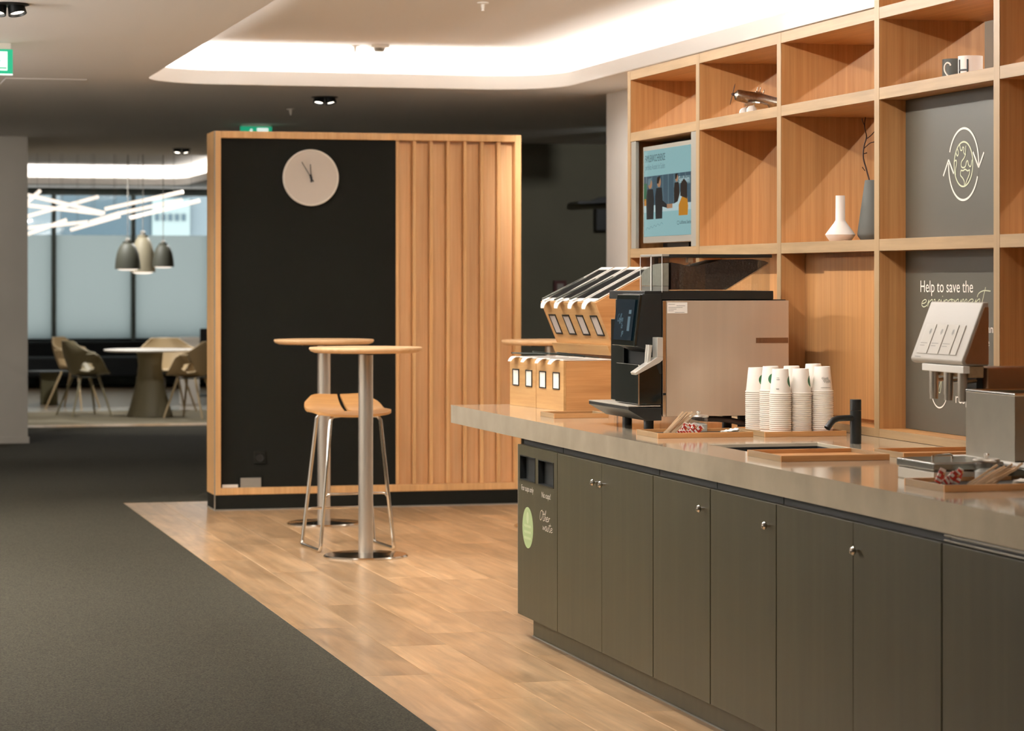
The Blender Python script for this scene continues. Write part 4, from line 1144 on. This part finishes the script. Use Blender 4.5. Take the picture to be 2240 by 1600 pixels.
mug(3.9, 8.694, M_vdark, 'dark grey mug with a white letter S beside the white mug', [[(a, b) for a, b in smooth([(-132, .070), (-138, .078), (-152, .08), (-165, .07), (-166, .055), (-155, .042), (-140, .03), (-132, .012), (-135, .004)], 4)]], M_print)

vx, vy, vz = 3.8, 9.528, 1.5982
tag(MB().lathe([(.036, 0), (.042, .004), (.056, .024), (.058, .028), (.054, .034), (.024, .074), (.0185, .084), (.0178, .178), (.0145, .178), (.0145, .09), (0, .08)], (vx, vy, vz), 40, cap=False).obj('bottle_vase', M_vwhite, None, org=(vx, vy, vz)), 'white vase with thin neck and flared angular belly on the shelf', 'vase', 'vases on the shelf')
vx, vy = 3.908, 9.464
tag(MB().lathe([(.040, 0), (.046, .006), (.058, .022), (.060, .03), (.056, .06), (.031, .234), (.029, .236), (.026, .232), (.05, .03), (0, .02)], (vx, vy, vz), 40, cap=False).obj('tapered_vase', M_vdark, None, org=(vx, vy, vz)), 'tall dark grey tapered vase holding a bare twig', 'vase', 'vases on the shelf')
tw = MB()
tw.tube([tuple(p) for p in smooth([(3.908, 9.464, 1.64), (3.899, 9.464, 1.80), (3.884, 9.467, 1.87), (3.871, 9.47, 1.92), (3.874, 9.47, 1.965), (3.884, 9.47, 2.0), (3.876, 9.47, 2.04), (3.880, 9.47, 2.075)], 4)], [.0032] * 12 + [.0028] * 9 + [.002] * 8, 8)
for b in ([(3.880, 9.47, 1.99), (3.90, 9.465, 2.005), (3.915, 9.46, 2.022), (3.935, 9.455, 2.035)], [(3.873, 9.47, 1.955), (3.895, 9.465, 1.975), (3.91, 9.46, 1.98)], [(3.878, 9.47, 2.04), (3.868, 9.47, 2.06), (3.866, 9.47, 2.068)], [(3.873, 9.47, 1.935), (3.884, 9.47, 1.938)], [(3.878, 9.47, 1.87), (3.868, 9.47, 1.882)], [(3.915, 9.46, 2.022), (3.914, 9.46, 2.035)]):
    tw.tube([tuple(p) for p in smooth(b, 3)], .0017, 6)
    e = b[-1]; tw.lathe([(0, -.003), (.003, 0), (0, .004)], e, 6)
tag(tw.obj('bare_twig', M_twig, None, org=(3.908, 9.464, 1.64), sharp=60), 'thin dark branching twig standing in the dark vase', 'twig')
tag(MB().lathe([(.03, 0), (.04, .006), (.042, .02), (.03, .045), (.012, .06), (.011, .085), (.008, .085), (0, .05)], (3.985, 10.1, 1.5982), 28, cap=False).obj('bud_vase', mat('blush_ceramic', 'D9B9A6', .6), None, org=(3.985, 10.1, 1.5982)), 'small pinkish bud vase mostly hidden behind an upright', 'vase', 'vases on the shelf')

# polished model aeroplane, nose to the aisle, tail down
ap = thing('model_aeroplane', (3.85, 10.55, 2.139), 'polished metal model aeroplane with propeller on the upper shelf', 'model')
Ma = Matrix.Translation((3.735, 10.55, 2.232)) @ Matrix.Rotation(R(-7), 4, 'Z') @ Matrix.Rotation(R(12), 4, 'Y') @ Matrix.Rotation(R(90), 4, 'Y')
MB().lathe([(.004, -.006), (.012, 0), (.022, .006), (.025, .016), (.0255, .04), (.028, .06), (.030, .1), (.029, .14), (.025, .2), (.016, .27), (.006, .31)], n=20, M=Ma).obj('fuselage', M_silver, ap, sharp=25)
Mb_ = Matrix.Translation((3.735, 10.55, 2.232)) @ Matrix.Rotation(R(-7), 4, 'Z') @ Matrix.Rotation(R(12), 4, 'Y')
MB().prism([(.07, -.11), (.085, -.12), (.12, -.115), (.15, -.03), (.15, .03), (.12, .115), (.085, .12), (.07, .11), (.055, .03), (.055, -.03)], 'z', -.028, -.02, 0, Mb_).obj('wing', M_silver, ap, .002)
MB().prism([(.27, -.07), (.30, -.065), (.31, 0), (.30, .065), (.27, .07), (.26, 0)], 'z', .0, .004, 0, Mb_).prism([(.262, 0), (.29, .05), (.308, .05), (.312, 0)], 'y', -.002, .002, 0, Mb_).obj('tail_fin', M_silver, ap, .001)
MB().box(.08, .11, -.012, .012, .024, .033, 0, Mb_).box(.085, .089, -.012, -.008, .034, .052, 0, Mb_).box(.10, .104, .0, .004, .034, .054, 0, Mb_).box(.115, .12, -.004, .0, .03, .048, 0, Mb_).obj('cockpit', M_silver, ap, .001)
mb = MB()
for s in (0, 180):
    mb.prism([(-.003, .004), (.003, .004), (.006, .03), (.003, .045), (-.004, .03)], 'x', -.012, -.010, 0, Mb_ @ Matrix.Rotation(R(s + 12), 4, 'X'))
mb.lathe([(0, -.018), (.006, -.012), (.007, -.004)], n=12, M=Ma)
mb.obj('propeller', M_twig, ap)
for s in (-1, 1):
    y = s * .07
    p = Mb_ @ Vector((.075, y, -.030)); q = Vector((p.x - .012, p.y, 2.139 + .0225))
    MB().cyl(p, q, .003, .003, 8).obj('landing_strut', M_silver, ap)
    MB().lathe([(0, -.015), (.014, -.013), (.0215, -.006), (.0215, .006), (.014, .013), (0, .015)], n=24, M=Matrix.Translation((q.x, q.y, 2.139 + .0218)) @ Matrix.Rotation(R(90), 4, 'X')).obj('wheel_fairing', M_vwhite, ap)
tp = Mb_ @ Vector((.29, 0, 0)); MB().cyl(tp, (tp.x, tp.y, 2.1395), .0025, .004, 8).obj('tail_skid', M_silver, ap)

# ------------------------------------------------------------------ ceiling fittings
def twin_spot(x, y, label, lit, s=1.0, rot=0):
    t = thing('ceiling_spotlight', (x, y, CEIL), label, 'spotlight', 'black ceiling spotlights', rz=rot)
    MB().lathe([(.075 * s, -.001), (.078 * s, -.005), (.07 * s, -.008), (0, -.008)], n=32).obj('mounting_ring', M_blk, t, local=True)
    for sx in (-1, 1):
        Mx2 = Matrix.Translation((sx * .034 * s, 0, -.030)) @ Matrix.Rotation(R(180 - 14), 4, 'X') @ Matrix.Rotation(R(sx * 10), 4, 'Y')
        hd = MB().lathe([(.015 * s, -.028), (.03 * s, -.024), (.033 * s, .018), (.029 * s, .018), (.026 * s, .006)], n=28, M=Mx2, cap=False).obj('lamp_head', M_blk, t, local=True)
        MB().lathe([(0, .004), (.026 * s, .006)], n=24, M=Mx2, cap=False).obj('lens', M_bulb if lit else M_alu, hd, local=True)
    return t
twin_spot(.85, 12.45, 'black twin ceiling spotlight in the upper left corner', True, 1.3)
twin_spot(3.419, 18.19, 'lit black twin ceiling spotlight just beyond the recess edge', True, 1.2)
twin_spot(3.415, 25.66, 'black twin ceiling spotlight above the lounge opening', True, 1.2)
def sprinkler(x, y, z, label):
    t = thing('sprinkler', (x, y, z), label, 'sprinkler', 'ceiling sprinklers')
    MB().lathe([(.032, 0), (.032, -.004), (.024, -.009), (.01, -.011), (0, -.011)], (x, y, z), 24).obj('rosette', M_white, t)
    MB().lathe([(.012, -.0105), (.009, -.03), (.006, -.042), (.009, -.044), (.009, -.047), (0, -.047)], (x, y, z), 14).obj('sprinkler_head', M_white, t)
sprinkler(3.555, 14.2, UP, 'white sprinkler head on the recessed ceiling near the top edge')
sprinkler(3.40, 17.02, UP, 'white sprinkler head beside the square ceiling sensor')
sprinkler(3.417, 19.55, CEIL, 'small pale sprinkler head behind the recess on the dark ceiling')
sn = thing('ceiling_sensor', (3.55, 16.95, UP), 'square white smoke sensor on the recessed ceiling', 'sensor')
B('sensor_plate', M_white, sn, 3.48, 3.60, 16.88, 17.0, UP - .02, UP - .0002, .004)
MB().lathe([(.04, -.0202), (.038, -.034), (.03, -.044), (.0, -.046)], (3.545, 16.94, UP), 28).obj('sensor_dome', M_alu, sn)

def exit_sign(x, y, w, h, label, drop=.004, arrow=True):
    t = thing('exit_sign', (x, y, CEIL), label, 'exit sign', 'green exit signs')
    z1 = CEIL - drop
    b = B('sign_body', M_exit, t, x - w / 2, x + w / 2, y, y + .03, z1 - h, z1 - .004, .002)
    B('sign_mount', M_white, t, x - w / 2 + .01, x + w / 2 - .01, y + .005, y + .025, z1 - .0038, CEIL - .0002, .001)
    B('sign_edge', M_exitw, t, x - w / 2, x + w / 2, y + .002, y + .028, z1 - h - .008, z1 - h - .0005, .001)
    mb = MB(); F = frame_y(x - w / 2, y - .0008, z1 - h)
    rect(mb, w * .52, w * .88, h * .12, h * .88, F)
    a = .5
    # running figure and arrow
    disc(mb, w * .34, h * .74, h * .085, F, n=14)
    for l in ([(.22, .56), (.30, .64), (.38, .60), (.44, .50)], [(.33, .62), (.30, .42), (.38, .30), (.36, .14)], [(.30, .42), (.22, .30), (.12, .30)]):
        ribbon(mb, [(p[0] * w, p[1] * h) for p in l], h * .09, F)
    mb.obj('sign_symbol', M_exitw, b)
    mb = MB(); F2 = frame_y(x - w / 2, y - .0016, z1 - h)
    ribbon(mb, [(w * .58, h * .62), (w * .66, h * .62), (w * .72, h * .48)], h * .06, F2); ribbon(mb, [(w * .58, h * .22), (w * .86, h * .22)], h * .05, F2)
    mb.obj('sign_arrow', M_exit, b)
exit_sign(.90, 14.5, .24, .135, 'green and white exit sign at the left frame edge', .03)
exit_sign(3.49, 21.6, .26, .13, 'green exit sign peeking over the oak screen', .01)
exit_sign(6.72, 21.5, .22, .12, 'green exit sign at the end of the dark corridor, beside the wall end', .01)

for k, yy in enumerate((7.2, 11.2, 15.2)):  # added lamps out of view, bodies for the fill on ceiling and aisle
    lp = thing('fill_pendant', (-1.2, yy, 2.215), 'added fill lamp, a long slim black pendant over the left aisle, %s' % ('nearest to the entrance', 'in the middle of its row', 'nearest to the dark lounge wall')[k], 'pendant lamp', 'added fill pendants over the aisle')
    hb = MB(); hb.box(-1.25, -1.243, yy - 1.75, yy + 1.75, 2.18, 2.25); hb.box(-1.157, -1.15, yy - 1.75, yy + 1.75, 2.18, 2.25); hb.box(-1.243, -1.157, yy - 1.75, yy + 1.75, 2.2, 2.225)
    hb.obj('lamp_housing', M_blk, lp, .001)
    for dy in (-1.4, 1.4): MB().cyl((-1.2, yy + dy, 2.225), (-1.2, yy + dy, CEIL - .0005), .002, None, 6).obj('cable', M_blk, lp)
# ------------------------------------------------------------------ dark corridor wall fittings
fa = thing('fire_alarm_point', (6.73, 23.9, 1.38), 'small red fire alarm point on the dark corridor wall', 'alarm')
B('alarm_box', M_red, fa, 6.66, 6.78, 23.86, 23.9, 1.33, 1.45, .004)
B('alarm_window', M_pgrey, fa, 6.69, 6.75, 23.856, 23.8595, 1.36, 1.42, .002)
ws = thing('wall_bracket', (6.95, 23.8, 2.15), 'dark thin bracket shelf high on the corridor wall', 'bracket')
MB().prism([(6.80, 2.168), (6.83, 2.185), (7.3, 2.20), (7.3, 2.185), (6.84, 2.16)], 'y', 23.6, 23.9).obj('shelf_plate', M_gap, ws, .002)
MB().prism([(7.0, 2.19), (7.3, 2.20), (7.3, 2.26), (7.1, 2.23)], 'y', 23.86, 23.9).obj('back_plate', M_gap, ws, .002)
sk2 = thing('wall_speaker', (7.1, 23.85, 2.0), 'slim dark loudspeaker at the corridor wall edge', 'speaker')
B('speaker_cabinet', M_gap, sk2, 7.05, 7.18, 23.78, 23.9, 1.92, 2.12, .004)
B('speaker_grille', M_blk, sk2, 7.06, 7.17, 23.775, 23.7795, 1.93, 2.11, .002)

# ------------------------------------------------------------------ meeting lounge
mt = thing('meeting_table', (3.43, 28.3, 0), 'round white meeting table on a flared olive pedestal', 'table')
MB().lathe([(.45, .695), (.485, .70), (.49, .71), (.485, .718), (0, .718)], (3.43, 28.3, 0), 48).obj('tabletop', M_white, mt)
MB().lathe([(.24, 0), (.245, .01), (.21, .12), (.15, .35), (.125, .55), (.14, .6945)], (3.43, 28.3, 0), 40).obj('pedestal', M_olive, mt)

def shell_chair(x, y, rz, m, label):
    c = thing('shell_armchair', (x, y, 0), label, 'chair', 'shell armchairs around the meeting table', rz=rz)
    nu, nv = 20, 18; V = []; Fs = []
    for j in range(nv + 1):
        v = j / nv
        for i in range(nu + 1):
            u = -1 + 2 * i / nu
            # centre line: seat front -> seat back -> backrest top, facing -Y
            if v < .5:
                t = v / .5; yc = -.22 + .36 * t; zc = .45 - .03 * math.sin(t * math.pi) ; hw = .20 + .06 * t
            else:
                t = (v - .5) / .5; yc = .14 + .10 * math.sin(t * 1.3); zc = .44 + .37 * t; hw = .26 + .02 * math.sin(t * math.pi) - .10 * t ** 2.5
            a = abs(u) ** 2.2
            if v < .5:
                t = v / .5; rise = .24 * a * max(0, min(1, (t - .05) / .35)); out = .07 * a * min(1, t * 1.5)
                fwd = 0
            else:
                t = (v - .5) / .5; rise = .24 * a * (1 - t) ** 1.5; out = .07 * a * (1 - t); fwd = -.16 * a * (1 - t * .6)
            V.append((u * hw + math.copysign(out, u), yc + fwd, zc + rise))
    for j in range(nv):
        for i in range(nu):
            u = abs(-1 + 2 * (i + .5) / nu); v = (j + .5) / nv
            if ((u - .66) / .17) ** 2 + ((v - .40) / .16) ** 2 < 1: continue       # open loop under the arm
            a = j * (nu + 1) + i; Fs.append((a, a + 1, a + nu + 2, a + nu + 1))
    o = MB().add(V, Fs).obj('shell', m, c, local=True, sharp=80)
    sb_ = o.modifiers.new('smooth', 'SUBSURF'); sb_.levels = 2; sb_.render_levels = 2
    s = o.modifiers.new('thickness', 'SOLIDIFY'); s.thickness = .014; s.offset = -1
    for sx, sy in ((-1, -1), (1, -1), (-1, 1), (1, 1)):
        MB().tube([(sx * .12, sy * .1 - .02, .425), (sx * .25, sy * .22, .0)], [.014, .010], 10).obj('leg', m, c, local=True)
    MB().box(-.13, .13, -.13, .10, .412, .424).obj('leg_frame', M_lampd, c, .003, local=True)
    return c
shell_chair(2.76, 28.60, R(90 + 15), M_olive, 'olive shell armchair left of the table, its back turned to the pillar')
shell_chair(3.84, 27.95, R(-122), M_cream, 'tan shell armchair right of the table, partly behind the oak screen')
shell_chair(3.78, 29.45, R(10), M_cream, 'tan shell armchair on the far side of the table')
shell_chair(2.80, 30.3, R(60), M_cream, 'cream shell armchair behind the olive one, mostly hidden')
lt = thing('side_table', (2.625, 31.4, 0), 'low side table with olive block pedestal beside the black bench', 'side table')
B('pedestal', M_oliveb, lt, 2.53, 2.72, 31.3, 31.5, 0, .378, .004)
MB().lathe([(.24, .3785), (.25, .384), (.25, .392), (0, .392)], (2.625, 31.4, 0), 32).obj('tabletop', M_gap, lt)
bn = thing('lounge_bench', (3.6, 36.4, 0), 'long black upholstered bench in front of the window wall', 'bench')
B('bench_seat', M_sofa, bn, 1.2, 6.4, 35.7, 36.5, .16, .42, .03)
B('bench_back', M_sofa, bn, 1.2, 6.4, 36.52, 36.9, .16, .615, .03)
for x in (1.35, 2.9, 4.5, 6.2):
    B('bench_foot', M_alu, bn, x, x + .05, 35.8, 36.8, 0, .158, .003)
wx = thing('white_cube', (4.23, 31.0, 0), 'white cube pedestal behind the far armchair', 'pedestal')
B('pedestal_body', M_white, wx, 4.12, 4.33, 30.95, 31.15, 0, .74, .004); B('pedestal_top', M_white, wx, 4.115, 4.335, 30.945, 31.155, .7402, .785, .004)
dk = thing('dark_monitor', (4.75, 33, 0), 'dark upright monitor stand at the edge of the oak screen', 'monitor')
B('monitor_column', M_gap, dk, 4.72, 4.8, 33.0, 33.06, .02, .7, .003); B('monitor_panel', M_gap, dk, 4.62, 4.92, 32.97, 32.999, .62, .85, .004); B('monitor_base', M_gap, dk, 4.62, 4.92, 32.9, 33.2, 0, .0198, .003)

def pendant(x, y, z0, z1, r, m, label):
    p = thing('pendant_lamp', (x, y, z1), label, 'pendant lamp', 'bell shaped pendant lamps over the table')
    h = z1 - z0
    MB().lathe([(r, 0), (r * .985, h * .1), (r * .95, h * .3), (r * .86, h * .55), (r * .70, h * .76), (r * .50, h * .90), (r * .40, h * .93), (r * .40, h), (r * .3, h), (r * .36, h * .91), (r * .66, h * .74), (r * .82, h * .53), (r * .91, h * .3), (r * .96, 0)], (x, y, z0), 40, cap=False).obj('lamp_shade', m, p)
    MB().lathe([(r * .2, h * 1.001), (r * .2, h * 1.08), (r * .1, h * 1.12)], (x, y, z0), 16).obj('lamp_cap', M_alu, p)
    MB().cyl((x, y, z0 + h * 1.1), (x, y, UP - .001), .004, None, 8).obj('cord', M_pgrey, p)
    MB().lathe([(r * .5, h * .1), (r * .8, h * .04), (r * .78, -h * .02), (r * .5, -h * .045), (0, -h * .05)], (x, y, z0), 24).obj('diffuser', M_tube, p)
pendant(3.16, 28.0, 1.57, 1.86, .135, M_lampd, 'dark green bell pendant lamp, left of the three')
pendant(3.36, 28.35, 1.54, 1.935, .135, M_beige, 'larger beige bell pendant lamp between the two dark ones')
pendant(3.545, 28.1, 1.595, 1.845, .115, M_lampd, 'dark bell pendant lamp, right of the three, smallest')

tc = thing('tube_chandelier', (3.1, 29.9, UP), 'chandelier of criss-cross glowing tubes hanging in the meeting lounge', 'chandelier')
TB = [((2.215, 29.2, 2.379), (3.109, 29.9, 2.208)), ((3.091, 29.6, 2.244), (3.901, 29.2, 2.428)), ((3.296, 29.0, 2.132), (4.032, 28.8, 2.321)), ((3.312, 30.0, 2.212), (4.024, 30.2, 2.367)), ((2.984, 30.2, 2.111), (3.285, 29.9, 2.209)), ((2.787, 30.4, 2.026), (3.307, 30.1, 2.178)), ((2.141, 30.3, 2.129), (2.632, 30.8, 2.275)), ((2.076, 30.1, 2.314), (3.159, 30.6, 2.215)), ((2.696, 31.0, 2.291), (3.183, 31.3, 2.431)), ((2.152, 31.2, 2.038), (3.037, 31.0, 2.129)), ((2.278, 31.5, 1.953), (2.831, 31.4, 2.163)), ((2.213, 30.6, 2.251), (2.423, 30.2, 2.458))]
for a, b in TB:
    a = Vector(a); b = Vector(b)
    t = MB().cyl(a, b, .021, None, 12).obj('tube', M_tube, tc)
    for u in (.12, .88):
        p = a + (b - a) * u
        MB().cyl(p + Vector((0, 0, .02)), (p.x, p.y, UP - .001), .0015, None, 5).obj('wire', M_pgrey, t)

# ------------------------------------------------------------------ building across the street
ob = thing('office_building', (4, 60, -6), 'pale grey office block seen through the clear window strip', 'building')
M_fac = mat('facade_pale', '7F9098', .8); M_win = mat('facade_glass', '4E6672', .2); M_sgn = mat('facade_sign', '9FB4B6', .7)
B('facade_wall', M_fac, ob, -25, 35, 60, 66, -6, 26, .02)
for fl in range(9):
    for c in range(14):
        B('facade_window', M_win, ob, -22 + c * 3.9, -19.2 + c * 3.9, 59.93, 59.995, -4.6 + fl * 3.1, -2.7 + fl * 3.1, .01)
sg = B('facade_sign', M_sgn, ob, 7.3, 8.15, 59.8, 59.92, 2.45, 3.3, .01)
for k in range(5): B('sign_bar', M_win, sg, 7.36 + k * .15, 7.45 + k * .15, 59.77, 59.795, 2.8, 2.95, 0)
